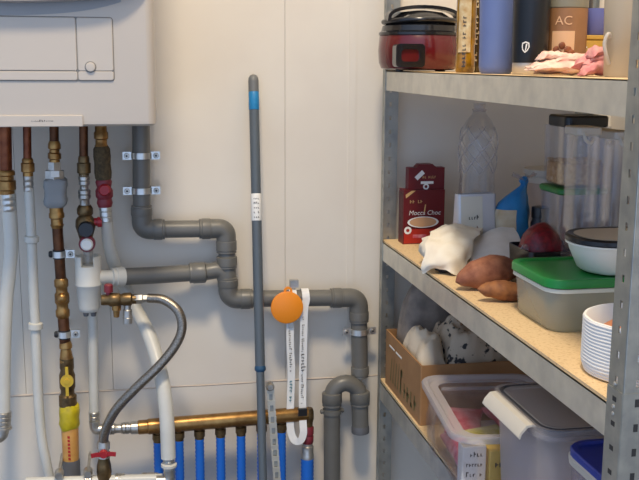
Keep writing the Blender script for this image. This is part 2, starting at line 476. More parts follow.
# ================================================================== PIPES UNDER THE BOILER
def L_(mb, a, b, prof, Y=2.03, seg=20):
    """a lathe from photo point a to b at depth Y, radii in photo pixels"""
    A = at(a[0], a[1], Y if not isinstance(Y, tuple) else Y[0]); Bq = at(b[0], b[1], Y if not isinstance(Y, tuple) else Y[1])
    return mb.lathe(A, Bq, [(t, M(r, 2.03)) for t, r in prof], seg)
def cyl(r): return [(0, r*.93), (.04, r), (.96, r), (1, r*.93)]
def path(pxs, Y): return [at(p[0], p[1], p[2] if len(p) > 2 else Y) for p in pxs]
def pipe(mb, pxs, r, Y=2.03, fr=.04, seg=16): return mb.tube(fillet(path(pxs, Y), fr), M(r), seg)
def ribbed(t0, t1, r, n=4, d=.8):
    o = []
    for i in range(n):
        a = t0+(t1-t0)*i/n; b = t0+(t1-t0)*(i+1)/n; e = (b-a)*.15
        o += [(a, r-d), (a+e, r), (b-e, r), (b, r-d)]
    return o
def bottom(px, py, Y): return at(px, py, Y)
PY = 2.03
TOP = 121

# --- A: wide white heating pipe at the left edge
t = thing('heating_pipe', 'widest white heating pipe with copper top, at the left edge', 'pipe', at(4, 440, PY))
part('copper_stub', L_(MB(), (5, TOP), (6, 174), cyl(6)), 'copper', t)
part('brass_coupling', L_(MB(), (6, 170), (7, 194), [(0, 7), (.08, 8.5), (.2, 8.5), (.25, 7.2), (.4, 7.2), (.45, 9), (.8, 9), (.85, 7.5), (1, 7.5)]), 'brass', t)
part('press_sleeve', L_(MB(), (7.5, 193), (9, 211), [(0, 7)]+ribbed(.02, 1, 7.6, 3, .7)), 'chrome', t)
part('white_hose', MB().tube(spline(path([(9, 209), (11, 245), (9, 275), (6, 305), (4, 360), (3.5, 412)], PY)), M(6.6), 18), 'white_pvc', t)
part('press_sleeve', L_(MB(), (3.5, 411), (3, 428), [(0, 7)]+ribbed(.02, 1, 7.8, 4, .8)), 'nickel', t)
part('elbow', MB().tube(fillet(path([(3, 426), (2.5, 437), (-12, 438)], PY), .02), M(6), 16).ring(at(3, 428, PY), (0, 0, 1), M(6), M(9), M(2)), 'nickel', t)

# --- B: thin white pipe
t = thing('water_pipe', 'thin white pipe with two clip collars, second from left', 'pipe', at(51, 484, PY))
part('copper_stub', L_(MB(), (27, TOP), (27.5, 161), cyl(4)), 'copper', t)
part('brass_coupling', L_(MB(), (27.5, 158), (28, 176), [(0, 4.5), (.1, 5.5), (.25, 5.5), (.3, 6.6), (.75, 6.6), (.8, 5), (1, 5)], seg=16), 'brass', t)
part('press_sleeve', L_(MB(), (28, 175), (28.7, 192), [(0, 4.5)]+ribbed(.02, 1, 5, 3, .6)), 'nickel', t)
part('white_hose', MB().tube(spline(path([(28.7, 188), (31, 230), (33.5, 290), (36.5, 350), (38.5, 400), (42, 440), (51, 484)], PY))+[at(53, 500, PY), Vector((at(53, 500, PY).x+.004, PY, 0))], M(4.9), 16), 'white_pvc', t)
for y0, x0 in ((239, 31.6), (326, 35.4)):
    part('clip_collar', L_(MB(), (x0, y0-3.5), (x0, y0+3.5), [(0, 5.5), (.12, 7.2), (.88, 7.2), (1, 5.5)]), 'white_pvc', t)

# --- C: gas pipe
t = thing('gas_pipe', 'brown metal gas pipe with yellow lever valve and yellow tape', 'pipe', at(71, 476, PY))
part('copper_stub', L_(MB(), (54, TOP), (54.3, 146), cyl(4.5)), 'old_copper', t)
part('upper_fitting', L_(MB(), (54.3, 141), (54.6, 166), [(0, 5), (.15, 6.2), (.3, 6.2), (.34, 5), (.45, 5), (.5, 6.5), (.7, 6.5), (.74, 5), (1, 5.5)], seg=12), 'brass', t)
part('union_nut', L_(MB(), (54.5, 162), (54.9, 182), [(0, 6.6), (.4, 6.6), (.42, 10), (.95, 10), (1, 9)], seg=6), 'nickel', t)
o_ = part('sticker', MB().box(at(55, 174, PY-.022), (M(8), .001, M(6))), 'paper_white', t)
rg = MB(); L = []
for q, ww in ((178, 9), (180, 10.8), (186, 11.2), (190, 10.2), (196, 10.2), (200, 11.2), (204, 10.6), (207, 8)):
    c0 = at(55.6, q, PY); L.append([Vector((p.x, p.y, c0.z)) for p in rr(c0.x, c0.y, 2*M(ww), 2*M(ww), M(5), 0)])
rg.loft(L); part('regulator', rg, 'regulator_grey', t, 'grey rounded regulator body')
part('brass_coupling', L_(MB(), (56.2, 207), (57.3, 228), [(0, 6.8), (.25, 6.8), (.3, 7.6), (.5, 7.6), (.55, 6), (.8, 6), (.85, 6.8), (1, 5.5)]), 'brass', t)
part('copper_pipe', L_(MB(), (57.3, 226), (61, 282), cyl(5.3)), 'old_copper', t)
part('brass_tee', L_(MB(), (61, 278), (63, 318), [(0, 5.6), (.05, 7), (.2, 7), (.24, 5.8), (.34, 5.8), (.4, 7.3), (.6, 7.3), (.66, 5.8), (.76, 5.8), (.8, 7), (.94, 7), (1, 5.5)]).blob(at(62, 298, PY-.008), (M(6), M(6), M(6)), 0), 'brass', t)
part('copper_pipe', L_(MB(), (63, 315), (65.3, 345), cyl(5.6)), 'old_copper', t)
part('reducer', L_(MB(), (65.3, 340), (66.6, 362), [(0, 5), (.2, 6.5), (.35, 6.5), (.4, 5), (.55, 5.8), (.9, 7), (1, 7)]), 'brass', t)
vb = part('valve_body', L_(MB(), (66.6, 358), (68, 406), [(0, 7), (.2, 7.2), (.25, 6.4), (.35, 8), (.6, 8), (.66, 6.8), (.74, 7), (.78, 9), (.98, 9), (1, 8)]), 'dark_brass', t)
hv = at(67, 381, PY-.022)
hh = MB().ring(hv, (0, 1, 0), M(2.4), M(6.4), .006).lathe(hv+Vector((0, .02, 0)), hv-Vector((0, .006, 0)), [(0, M(2.6)), (1, M(2.6))], 12)
hh.ribbon(spline(path([(67, 376), (66.7, 371), (66.5, 367)], PY-.024)), M(3), .003, (1, 0, 0)).ribbon(spline(path([(67, 386), (67.2, 391), (67.4, 396)], PY-.024)), M(3), .003, (1, 0, 0))
part('lever', hh, 'yellow_metal', vb, 'yellow butterfly lever')
tp = MB(); L = []
for i, (q, r_) in enumerate(((404, 8.5), (406, 10), (412, 10.5), (418, 9.8), (424, 10.6), (428, 8.8))):
    c0 = at(69.3, q, PY); L.append([c0+Vector((math.cos(a), math.sin(a), .1*math.sin(3*a+i)))*M(r_)*(1+.07*noise.noise(Vector((math.cos(a)*2, math.sin(a)*2, i)))) for a in [2*PI*j/24 for j in range(24)]])
part('yellow_tape', tp.loft(L), 'yellow_tape', t)
sl = part('warning_sleeve', L_(MB(), (69.8, 426), (71, 460), [(0, 8.6), (.05, 8.8), (.95, 8.4), (1, 8.2)]), 'orange_film', t, 'orange film sleeve with red upright print')
rp = MB(); c0 = at(70.5, 444, PY); rad = M(8.7)
for i in range(7):
    z = M(12)-M(3.9)*i
    for dx, ww in ((-.0015, .004),):
        pl = on_cyl((c0.x, c0.y, c0.z+z), rad, -PI/2-.12)
        rp.add([pl(-.0025, 0), pl(.0025, 0), pl(.003, -M(2.6)), pl(-.002, -M(2.6))], [(0, 1, 2, 3)])
part('print', rp, 'red_print', sl, smooth=False)
gq = at(71.3, 475, PY)
part('grey_pipe', MB().lathe(at(71, 459, PY), (gq.x, PY, 0), [(0, M(8.6)), (.01, M(9)), (1, M(9))], 20), 'pipe_grey', t)

# --- D: safety valve group, white siphon and the pipe below it
t = thing('safety_valve_pipe', 'copper pipe with nickel fittings and round red-rimmed safety valve', 'valve', at(87, 250, PY))
part('copper_stub', L_(MB(), (83.5, TOP), (83.7, 162), cyl(4.3)), 'old_copper', t)
part('brass_coupling', L_(MB(), (83.7, 156), (84, 177), [(0, 5), (.12, 5.6), (.3, 5.6), (.34, 6.8), (.8, 6.8), (.84, 5), (1, 5)], seg=14), 'dark_brass', t)
part('nickel_fitting', L_(MB(), (84, 175), (84.8, 208), [(0, 5)]+ribbed(.03, .3, 5.6, 2, .8)+[(.34, 4.2), (.42, 4.2)]+ribbed(.44, .72, 6.2, 2, .8)+[(.76, 4.8), (1, 5.2)]), 'nickel', t)
part('brass_body', L_(MB(), (84.8, 205), (86, 240), [(0, 6), (.1, 8), (.25, 8), (.3, 6.5), (.42, 9.5), (.62, 10), (.8, 8), (1, 6)]), 'dark_brass', t)
kb = at(86, 229, PY-.02)
part('drain_knob', MB().lathe(kb+Vector((0, .02, 0)), kb-Vector((0, .012, 0)), [(0, M(7)), (.3, M(7.8)), (.9, M(7.8)), (1, M(6.8))], 24), 'black_plastic', t, 'black round knob')
kr = at(86, 222, PY)
part('red_cap', MB().lathe(kr, at(102, 222, PY), [(0, M(4)), (.7, M(4)), (.72, M(5.4)), (1, M(5))], 16), 'red_plastic', t, 'red side cap')
kw = at(87, 244, PY-.02)
part('red_rim', MB().lathe(kw+Vector((0, .025, 0)), kw-Vector((0, .006, 0)), [(0, M(6)), (.4, M(8)), (.9, M(8)), (1, M(7.2))], 24), 'dark_red_plastic', t, 'dark red rim')
part('white_button', MB().lathe(kw-Vector((0, .004, 0)), kw-Vector((0, .012, 0)), [(0, M(6.2)), (.6, M(6)), (1, M(4.6))], 24), 'paper_white', t, 'white round cap face')
part('discharge_tube', L_(MB(), (88, 246), (88.5, 272), [(0, 5), (1, 5)]), 'tube_clear', t, 'clear discharge tube')

t = thing('siphon', 'white plastic siphon cup with a pipe stub below the safety valve', 'siphon', at(89, 311, PY))
cup = MB(); cA, cB = at(88, 265, PY), at(89.5, 311, PY); ax = cB-cA
cup.lathe(cA, cB, [(0, M(11)), (.0, M(12.8)), (.36, M(12.8)), (.38, M(13.3)), (.42, M(13.3)), (.44, M(12.4)), (.9, M(10.8)), (.98, M(9.8)), (1, M(8.5)), (1, M(.5)), (.9, M(.5)), (.1, M(11))], 28)
for a in (PI*.0, PI):
    for k in range(-3, 4):
        pass
for sgn in (-1, 1):                         # raised collar with a notch at the front and back
    L = []
    for k in range(9):
        a = (0 if sgn > 0 else PI)+(-1.05+2.1*k/8)
        d = Vector((math.cos(a), math.sin(a), 0))
        L.append([cA+d*M(12.8), cA+d*M(10.8), cA+d*M(10.8)+Vector((0, 0, M(9.5))), cA+d*M(12.8)+Vector((0, 0, M(9.5)))])
    cup.loft(L)
part('cup', cup, 'white_pvc', t)
part('outlet', MB().lathe(at(98, 277.5, PY), at(124, 276.5, PY+.02), [(0, M(7)), (.5, M(7)), (.52, M(9.3)), (.66, M(9.3)), (.68, M(10)), (.98, M(10)), (1, M(8.6))], 24), 'white_pvc', t)
for x0 in (86, 93.5):
    part('nib', L_(MB(), (x0, 309), (x0, 316), [(0, 3), (.5, 3), (1, 2.4)], seg=12), 'pipe_grey', t)
part('lower_pipe', L_(MB(), (92.5, 311), (94, 412), [(0, 5), (1, 5)], Y=PY+.03), 'white_pvc', t)
part('press_sleeve', L_(MB(), (94, 411), (94.3, 424), [(0, 4.6)]+ribbed(.02, 1, 5.6, 3, .7), Y=PY+.03), 'nickel', t)

# --- E: pipe with red valve, white hose curving down to the bottom pipe
t = thing('hose_pipe', 'white hose hanging from a dark red valve, curving down right', 'hose', at(170, 470, 1.93))
part('brass_coupling', L_(MB(), (100.5, TOP), (101.5, 150), [(0, 5.8), (.35, 5.8), (.4, 7), (.6, 7), (.64, 5.8), (.8, 5.8), (.84, 6.6), (1, 6.6)]), 'brass', t)
part('hemp_wrap', L_(MB(), (101.5, 146), (103.5, 181), [(0, 6.5), (.08, 8.2), (.3, 8.6), (.5, 8), (.75, 8.6), (.92, 8), (1, 6.5)]), 'hemp', t, 'hemp wrapped thread')
vv = part('valve', L_(MB(), (103.5, 179), (105, 207), [(0, 7), (.1, 8.2), (.3, 7), (.4, 8.6), (.62, 8.6), (.7, 7), (.85, 8), (1, 6.5)]), 'dark_red_plastic', t, 'dark red valve')
vk = at(104.5, 190, PY-.018)
part('valve_cap', MB().lathe(vk+Vector((0, .015, 0)), vk-Vector((0, .006, 0)), [(0, M(6)), (.8, M(6)), (1, M(4.5))], 20), 'red_plastic', vv)
part('press_sleeve', L_(MB(), (105, 205), (106.5, 222), [(0, 5.4)]+ribbed(.02, 1, 6.2, 3, .8)), 'chrome', t)
part('white_hose', MB().tube(spline(path([(106.5, 219, 2.03), (109, 245, 2.065), (117, 272, 2.098), (132, 302, 2.085), (149, 335, 2.03), (161, 375, 1.97), (166.5, 415, 1.94), (168.5, 458, 1.93)], 2.03)), [M(5.8)+M(1.6)*min(1, i/40) for i in range(57)], 18), 'white_pvc', t)
part('press_sleeve', L_(MB(), (168.5, 455), (169.2, 470), [(0, 5)]+ribbed(.02, 1, 5.6, 3, .7), Y=1.93), 'chrome', t)
part('white_ring', L_(MB(), (169, 463), (169, 467), [(0, 6.5), (.2, 8), (.8, 8), (1, 6.5)], Y=1.93), 'white_pvc', t)
part('elbow', MB().tube(fillet(path([(169.2, 468), (170, 481), (156, 481)], 1.93), .02), M(5.5), 16), 'nickel', t)

# --- F: filling valve with braided hose
t = thing('filling_loop', 'grey braided hose bowing right from a brass filling valve', 'hose', at(104, 484, 1.95))
vb = part('valve_body', L_(MB(), (101, 300), (136, 299), [(0, 5), (.05, 5.6), (.2, 5.6), (.26, 7), (.5, 7), (.56, 5.6), (.66, 6.8), (.85, 6.8), (.9, 5), (1, 5)], Y=1.99), 'dark_brass', t)
part('knob', MB().lathe(at(108.5, 296, 1.99), at(108.5, 284, 1.99), [(0, M(2.5)), (.3, M(2.5)), (.35, M(4.4)), (.9, M(4.4)), (1, M(3.2))], 14), 'dark_red_plastic', vb, 'dark red knob')
part('spout', L_(MB(), (116.5, 303), (116.5, 317), [(0, 4.6), (.5, 4.6), (.55, 3.4), (1, 2.8)], Y=1.99, seg=14), 'brass', vb)
part('check_plug', L_(MB(), (127.5, 303), (127.8, 323), [(0, 3.6), (.3, 3.6), (.35, 4.6), (.7, 4.6), (.72, 5), (1, 4.8)], Y=1.99, seg=14), 'nickel', vb)
part('hose_nut', L_(MB(), (133, 299), (151, 298), [(0, 4), (.1, 5.2), (.5, 5.2), (.55, 4.2), (1, 4.2)], Y=1.99, seg=6), 'nickel', t)
hp = spline(path([(148, 298, 1.99), (164, 300, 1.98), (178, 311, 1.965), (182, 328, 1.955), (175, 346, 1.945), (158, 367, 1.935), (135, 389, 1.93), (115, 411, 1.935), (105, 432, 1.945), (103.5, 446, 1.95)], 2))
part('braided_hose', MB().tube(hp, M(4.7), 16), 'braid', t)
part('hose_nut', L_(MB(), (103.5, 440), (103.8, 457), [(0, 4.6), (.15, 6.4), (.5, 6.4), (.55, 5), (.8, 5), (1, 6.5)], Y=1.95, seg=12), 'nickel', t)
vb = part('lower_valve', L_(MB(), (103.8, 452), (104.5, 488), [(0, 6), (.2, 5.6), (.35, 7), (.55, 7.6), (.6, 7), (1, 9)], Y=1.95), 'dark_brass', t)
hv = at(103.5, 454.5, 1.95-.02)
wg = MB().lathe(hv+Vector((0, .02, 0)), hv-Vector((0, .004, 0)), [(0, M(3)), (.6, M(3)), (.65, M(4.4)), (1, M(3.6))], 16)
for sg in (-1, 1):
    wg.ribbon([hv+Vector((sg*M(3), 0, 0)), hv+Vector((sg*M(7), -.002, M(.5))), hv+Vector((sg*M(12), -.004, 0))], M(4.2), .003, (0, 0, 1))
part('handle', wg, 'red_plastic', vb, 'red butterfly handle')

# --- bottom supply pipe
t = thing('supply_pipe', 'white horizontal pipe with nickel fittings along the bottom edge', 'pipe', at(100, 486, 1.97))
A, B_ = (26, 482.5), (160, 478)
mb = MB().lathe(at(26, 483, 1.96), at(163, 479, 1.94), [(0, M(5.5)), (1, M(5.5))], 18)
part('pipe', mb, 'white_pvc', t)
for x0, x1 in ((84, 92), (114, 126), (140, 160)):
    y0 = 483-(x0-26)*4/137
    part('fitting', L_(MB(), (x0, y0), (x1, y0-.2), [(0, 5.6), (.05, 6.4)]+ribbed(.1, .9, 7.2, 3, .7)+[(1, 5.6)], Y=1.95), 'nickel', t)
for x0, y0 in ((59, 474), (88, 472.5)):
    q = at(x0, y0, 1.95)
    part('pipe_bracket', MB().lathe(q+Vector((0, .01, 0)), q-Vector((0, .012, 0)), [(0, M(4.6)), (.8, M(4.6)), (1, M(3.6))], 10).box(q+Vector((0, .055, 0)), (.006, .1, .006)), 'nickel', t)

# ================================================================== MANIFOLD + BLUE HOSES
t = thing('manifold', 'horizontal brass manifold bar above the row of blue hoses', 'manifold', at(220, 430, 2.05))
MY = 2.05
part('bar', L_(MB(), (137, 427.5), (308, 413.5), [(0, 6), (.01, 7.6), (.06, 7.6), (.065, 8.4), (.98, 8.0), (1, 7)], Y=(MY, MY), seg=28), 'brass', t)
part('inlet', L_(MB(), (96, 429.5), (140, 427.4), [(0, 5), (.25, 5), (.28, 6.2)]+ribbed(.3, .42, 6.2, 2, .8)+[(.46, 4.8), (.56, 4.8), (.58, 6.2)]+ribbed(.6, .75, 6.4, 2, .8)+[(.78, 5.6), (.8, 6.8), (1, 6.8)], Y=MY), 'nickel', t)
part('inlet_elbow', MB().tube(fillet(path([(94.4, 421, MY), (95, 430, MY), (104, 429, MY)], MY), .012), M(5.4), 16), 'nickel', t)
hx = [158, 179, 199.5, 220.5, 241, 261.5, 281.5]
for x in hx:
    yb = 427.5-(x-137)*14/171+7
    part('outlet_nut', L_(MB(), (x, yb-1), (x, yb+9), [(0, 4), (.15, 4), (.2, 6), (.75, 6), (.8, 5), (1, 5)], Y=MY, seg=12), 'dark_brass', t)
rv = part('end_valve', L_(MB(), (309, 408), (308, 428), [(0, 4), (.15, 5.5), (.5, 6), (.7, 5), (1, 5)], Y=MY), 'dark_brass', t)
part('valve_grip', L_(MB(), (308, 426), (307.6, 443), [(0, 5.6), (.1, 6.6), (.45, 6.6), (.5, 5.6), (.6, 6.6), (.9, 6.6), (1, 5.6)], Y=MY, seg=12), 'dark_red_plastic', rv, 'dark red grip')
part('end_nut', L_(MB(), (307.6, 442), (307.3, 458), [(0, 5.4), (.2, 5.4), (.25, 6.6), (.7, 6.6), (.75, 7.2), (1, 7.2)], Y=MY, seg=14), 'nickel', t)
names = ['leftmost blue corrugated hose, partly behind the white hose', 'second blue corrugated hose, just right of the white hose', 'third blue corrugated hose under the manifold, counted from the left', 'fourth blue corrugated hose, in the middle of the row', 'blue corrugated hose next on the left of the broom pole', 'blue corrugated hose mostly hidden behind the broom pole', 'blue corrugated hose just right of the perforated strip', 'thicker blue hose under the dark red valve']
proto = None
for i, x in enumerate(hx+[307.3]):
    y0 = (427.5-(x-137)*14/171+15) if i < 7 else 457
    p = at(x, y0, MY)
    if i in (0, 7):
        r_ = M(5.1) if i == 0 else M(7.4)
        mb = MB(); pts, rs = [], []; n = 150; H = .72
        for k in range(n+1):
            pts.append((0, 0, -H*k/n)); rs.append(r_*(1 if k % 2 else .88))
        mb.tube(pts, rs, 12)
        o = mesh('corrugated_hose', mb, 'hose_blue', ang=80)
        if i == 0: proto = o
    else: o = copy_tree(proto)
    o.location = p
    setp(o, names[i], 'hose', 'blue hoses under the manifold')

# ================================================================== GREY DRAIN PIPES
DY = 2.085
t = thing('drain_pipe', 'grey drain pipe stepping down right from under the boiler', 'pipe', at(359, 374, DY))
run = path([(141, TOP), (142, 229.5), (226, 228.5), (228.5, 299), (358.5, 297.5), (360, 376)], DY)
main = MB().tube(fillet(run, .034, 10), M(9), 24)
part('pipe', main, 'grey_pvc', t)
def sock(t, a, b, r=11, Y=DY):
    part('socket', L_(MB(), a, b, [(0, r-1.6), (.06, r-.2), (.12, r), (.75, r), (.8, r-.6), (.95, r-.4), (1, r-1.6)], Y=Y, seg=28), 'grey_pvc', t)
def bend(t, a, b, c, r=10.3, Y=DY, fr=.034):
    part('elbow', MB().tube(fillet(path([a, b, c], Y), fr, 12), M(r), 28), 'grey_pvc', t)
bend(t, (141.7, 208), (142, 229.5), (160, 229.3)); sock(t, (141.6, 216), (141.5, 205)); sock(t, (153, 229.5), (165, 229.3))
bend(t, (207, 228.7), (226, 228.5), (226.4, 246)); sock(t, (211, 228.7), (199, 228.8)); sock(t, (226.3, 240), (226.6, 253))
sock(t, (226.8, 256), (227, 268)); 
bend(t, (227.6, 278), (228.5, 299), (249, 298.8)); sock(t, (228, 287), (227.8, 277)); sock(t, (240, 299), (253, 298.7))
bend(t, (338, 297.9), (358.5, 297.5), (358.9, 318)); sock(t, (342, 297.8), (330, 298)); sock(t, (358.8, 311), (359, 322))
sock(t, (359.8, 366), (360, 377), 10)
# branch from the siphon
part('branch', MB().tube(fillet([at(120, 276.6, PY+.02), at(150, 275.5, DY-.02), at(206, 272, DY), at(222, 269, DY), at(228, 286, DY)], .03, 10), M(8.8), 22), 'grey_pvc', t)
sock(t, (206, 272.3), (189, 273.2), 11.2, DY-.004)
# trap with capped end
t = thing('trap_pipe', 'grey U-bend pipe with open capped end, beside the shelf upright', 'pipe', at(332, 484, DY-.02))
TY = DY-.012
u = [at(332, 500, TY), at(332, 399, TY)]
for k in range(1, 12):
    a = PI-PI*k/12; u.append(at(345.8+13.8*math.cos(a), 397-14*math.sin(a), TY))
u += [at(359.8, 398, TY), at(360.3, 430, TY)]
part('pipe', MB().tube(u, M(9.2), 24), 'grey_pvc', t)
sock(t, (332, 392), (332, 406), 11.2, TY); sock(t, (359.7, 391), (360, 405), 11.2, TY)
part('end_cap', L_(MB(), (360.2, 424), (360.4, 433), [(0, 8.6), (.3, 10), (.9, 10), (1, 8)], Y=TY, seg=24), 'grey_pvc_dark', t)

# ---- clamps
def clamp_parts(root, r, rubber, ears, stud):
    b0 = part('band', MB().ring((0, 0, 0), (0, 0, 1), r+.0004, r+.0026, .013, 28), 'chrome', root, local=True)
    if rubber: part('rubber_liner', MB().ring((0, 0, 0), (0, 0, 1), r-.001, r+.0006, .019, 28), 'black_rubber', root, local=True)
    for sg in ears:
        e = part('ear', MB().box((sg*(r+.0105), -.001, 0), (.019, .005, .017)), 'chrome', root, local=True)
        part('screw', MB().lathe((sg*(r+.0115), 0, 0), (sg*(r+.0115), -.0085, 0), [(0, .0062), (.6, .0062), (.62, .0052), (1, .0044)], 14), 'nickel', e, local=True)
        part('screw_slot', MB().lathe((sg*(r+.0115), -.0085, 0), (sg*(r+.0115), -.0088, 0), [(0, .0024), (1, .0024)], 8), 'slot_dark', e, local=True)
    part('stud', MB().tube([(0, r, 0), (0, stud, 0)], .004, 8), 'nickel', root, local=True)
cl = thing('pipe_clamp', 'chrome clamp on the grey pipe, upper one below the boiler', 'clamp', at(141.3, 155.5, DY), 'clamps on the grey pipes')
clamp_parts(cl, M(9.2), False, (-1, 1), WALL-DY)
c2 = copy_tree(cl); c2.location = at(141.7, 190.5, DY); setp(c2, 'chrome clamp on the grey pipe, lower one below the boiler')
c3 = copy_tree(cl); c3.location = at(359.2, 331, DY); setp(c3, 'chrome clamp on the grey pipe beside the shelf upright')
gc = thing('pipe_clamp', 'rubber lined clamp on the gas pipe, level with the white cap', 'clamp', at(59, 254, PY), 'clamps on the gas pipe')
clamp_parts(gc, M(5.6), True, (1,), WALL-PY)
part('ear_stub', MB().lathe((-M(4), 0, 0), (-M(5.6)-.009, 0, 0), [(0, .007), (.8, .007), (1, .005)], 14), 'black_rubber', gc, local=True)
g2 = copy_tree(gc); g2.location = at(64.4, 334, PY); setp(g2, 'rubber lined clamp on the gas pipe, just above its yellow lever')
sc = thing('pipe_clamp', 'small grey clamp with side knobs on the trap pipe', 'clamp', at(332, 411, TY))
part('band', MB().ring((0, 0, 0), (0, 0, 1), M(9.3), M(10.4), M(5)), 'grey_pvc', sc, local=True)
for sg in (-1, 1):
    part('knob', MB().lathe((sg*M(9), 0, 0), (sg*M(13), 0, 0), [(0, M(2)), (.5, M(2)), (.55, M(2.8)), (1, M(2.2))], 12), 'grey_pvc', sc, local=True)
part('stud', MB().tube([(0, M(8.8), 0), (0, WALL-TY, 0)], .004, 8), 'nickel', sc, local=True)

# ---- perforated strip
t0, t1 = at(270, 386, 2.005), at(277.5, 486, 1.99)
ps = thing('perforated_strip', 'narrow perforated metal strip standing beside the broom pole', 'strip', t1)
mb = MB(); d = (t1-t0); n = 9
for i in range(n):                      # plain links between the holes
    a, b = t0+d*(i/n), t0+d*((i+1)/n); m0 = a.lerp(b, .5)
    mb.box(m0, (M(8), .002, d.length/n*.45))
    for sg in (-1, 1): mb.box(m0+d*(.5/n)+Vector((sg*M(2.9), 0, 0)), (M(2.2), .002, d.length/n*.56))
part('strip', mb, 'galvanised', ps, smooth=False)
part('back_strip', MB().ribbon([t0+Vector((0, .0045, 0)), t1+Vector((0, .0045, 0))], M(7.6), .002, (1, 0, 0)), 'galvanised_upright', ps)
q = at(270.2, 387, 2.0)
part('screw', MB().lathe(q+Vector((0, .012, 0)), q-Vector((0, .005, 0)), [(0, M(4.6)), (.7, M(4.6)), (1, M(3))], 16), 'nickel', ps)

# ---- broom pole leaning on the pipes
p0, p1 = at(253.3, 76, 2.10), at(262.8, 480, 1.93)
dd = (p1-p0); pf = p0+dd*((p0.z-.03)/(p0.z-p1.z))
br_ = thing('broom', 'grey broom pole with blue band leaning against the drain pipe', 'broom', pf)
def on_pole(py): return p0+dd*((py-76)/404.)
def seg_(py0, py1, r): return MB().lathe(on_pole(py0), on_pole(py1), [(0, M(r)*.97), (.02, M(r)), (.98, M(r)), (1, M(r)*.97)], 18)
part('upper_pole', seg_(108, 368, 5.1), 'pole_grey', br_)
part('grip_band', seg_(92, 110, 5.4), 'pole_blue', br_, 'blue band')
part('end_cap', MB().lathe(on_pole(74.5), on_pole(92), [(0, M(1.5)), (.06, M(3.6)), (.2, M(5)), (.4, M(5.4)), (1, M(5.4))], 18), 'pole_cap', br_)
lb = part('label', seg_(194, 221, 5.35), 'paper_white', br_, 'white printed label')
mb = MB()
for i in range(5):
    c0 = on_pole(199+i*4.6); scribble(mb, on_cyl(c0, M(5.35), -PI/2-.1), .013, .005, 3, 20+i)
part('print', mb, 'print_dark', lb, smooth=False)
part('lock_ring', MB().lathe(on_pole(366), on_pole(372), [(0, M(5.2)), (.3, M(5.8)), (.7, M(5.8)), (1, M(4.4))], 18), 'ring_blue', br_, 'dark blue lock ring')
lowp = MB().lathe(on_pole(371), pf+Vector((0, 0, .05)), [(0, M(4.3)), (1, M(4.3))], 16)
part('lower_pole', lowp, 'pole_grey', br_)
part('broom_head', rbox(MB(), (pf.x, pf.y, .025), (.28, .05, .035), .01), 'pole_grey', br_)
part('bristles', rbox(MB(), (pf.x, pf.y, .0), (.26, .04, .027), .004, .001), 'pole_blue', br_)

# ---- lanyard with orange disc
LY = DY-M(9)-.004
ly = thing('lanyard', 'white printed lanyard with orange disc hung over the grey pipe', 'lanyard', at(300, 442, LY))
pz = at(303, 297.7, DY)
r1 = M(9)+.0018
def over(pxs_front):
    P_ = path(pxs_front, LY); return P_
hook = []
for k in range(9):
    a = -PI*.02+PI*k/8
    hook.append(Vector((0, -r1*math.cos(a), r1*math.sin(a))))
def strap(x_top, pts, back_len):
    c = at(x_top, 297.7, DY)
    loop = [c+Vector((0, 0, -back_len))+Vector((0, r1, 0))]+[c+h for h in reversed(hook)]
    return loop+pts
right = strap(304.5, path([(304.3, 310, LY), (303.5, 340, LY-.003), (302.7, 380, LY-.008), (302.5, 412, LY-.02), (303.3, 428, LY-.03)], LY), .03)
arc = path([(303.2, 434, LY-.032), (301, 440, LY-.034), (296.5, 441.5, LY-.034), (292.5, 437, LY-.03)], LY)
left = path([(290.2, 426, LY-.024), (290.5, 400, LY-.012), (291.3, 370, LY-.006), (290.2, 345, LY-.003), (290, 322, LY)], LY)
top = [at(291, 300, LY), at(291.5, 297.7, DY)+Vector((0, -r1, 0))]+[at(292, 297.7, DY)+h for h in hook[1:]]+[at(292, 297.7, DY)+Vector((0, r1, -.03))]
rp_ = spline(right+arc+left, 3); nr = len(rp_); allp = rp_+top
def strap_w(i):
    a, b = allp[max(i-1, 0)], allp[min(i+1, len(allp)-1)]; T = (b-a).normalized()
    if i >= nr-1: return Vector((1, 0, 0))
    if i < 30: return Vector((-1, 0, 0))
    return Vector((T.z, 0, -T.x))
b1 = part('strap', MB().ribbon(allp, M(8), .0015, strap_w), 'strap_white', ly)
mb, mb2 = MB(), MB()
def along(a, b, Ya, Yb):
    A, Bq = at(a[0], a[1], Ya), at(b[0], b[1], Yb); dv = (Bq-A).normalized(); sd = Vector((1, 0, 0)); L0 = (Bq-A).length
    return (lambda x, y: A+(dv*(L0/2+x))+sd*(y-.004)+Vector((0, -.0025, 0))), L0
f_, l_ = along((304, 312), (303, 352), LY-.001, LY-.006); scribble(mb, f_, l_, .006, 20, 31)
f_, l_ = along((303, 350), (302.8, 372), LY-.006, LY-.01); scribble(mb, f_, l_, .010, 7, 32)
f_, l_ = along((302.7, 374), (302.5, 404), LY-.009, LY-.019); scribble(mb, f_, l_, .006, 15, 33)
f_, l_ = along((290.3, 330), (291.4, 372), LY-.003, LY-.008); scribble(mb, f_, l_, .006, 19, 34)
f_, l_ = along((291.4, 380), (290.6, 402), LY-.009, LY-.014); scribble(mb2, f_, l_, .009, 7, 35)
part('lettering', mb, 'print_dark', b1, smooth=False); part('teal_lettering', mb2, 'teal_print', b1, 'teal lettering', smooth=False)
q = at(302.4, 412, LY-.028)
part('clasp', MB().box(q, (M(9.6), .008, M(8))), 'black_plastic', ly, 'black clasp')
q = at(287, 307.5, LY-.008)
dk = MB().lathe(q+Vector((0, .005, 0)), q-Vector((0, .004, 0)), [(0, M(16)), (.1, M(17.2)), (.85, M(17.2)), (1, M(16))], 40)
part('disc', dk, 'orange_plastic', ly, 'orange round disc')
q2 = at(288, 291, LY-.006)
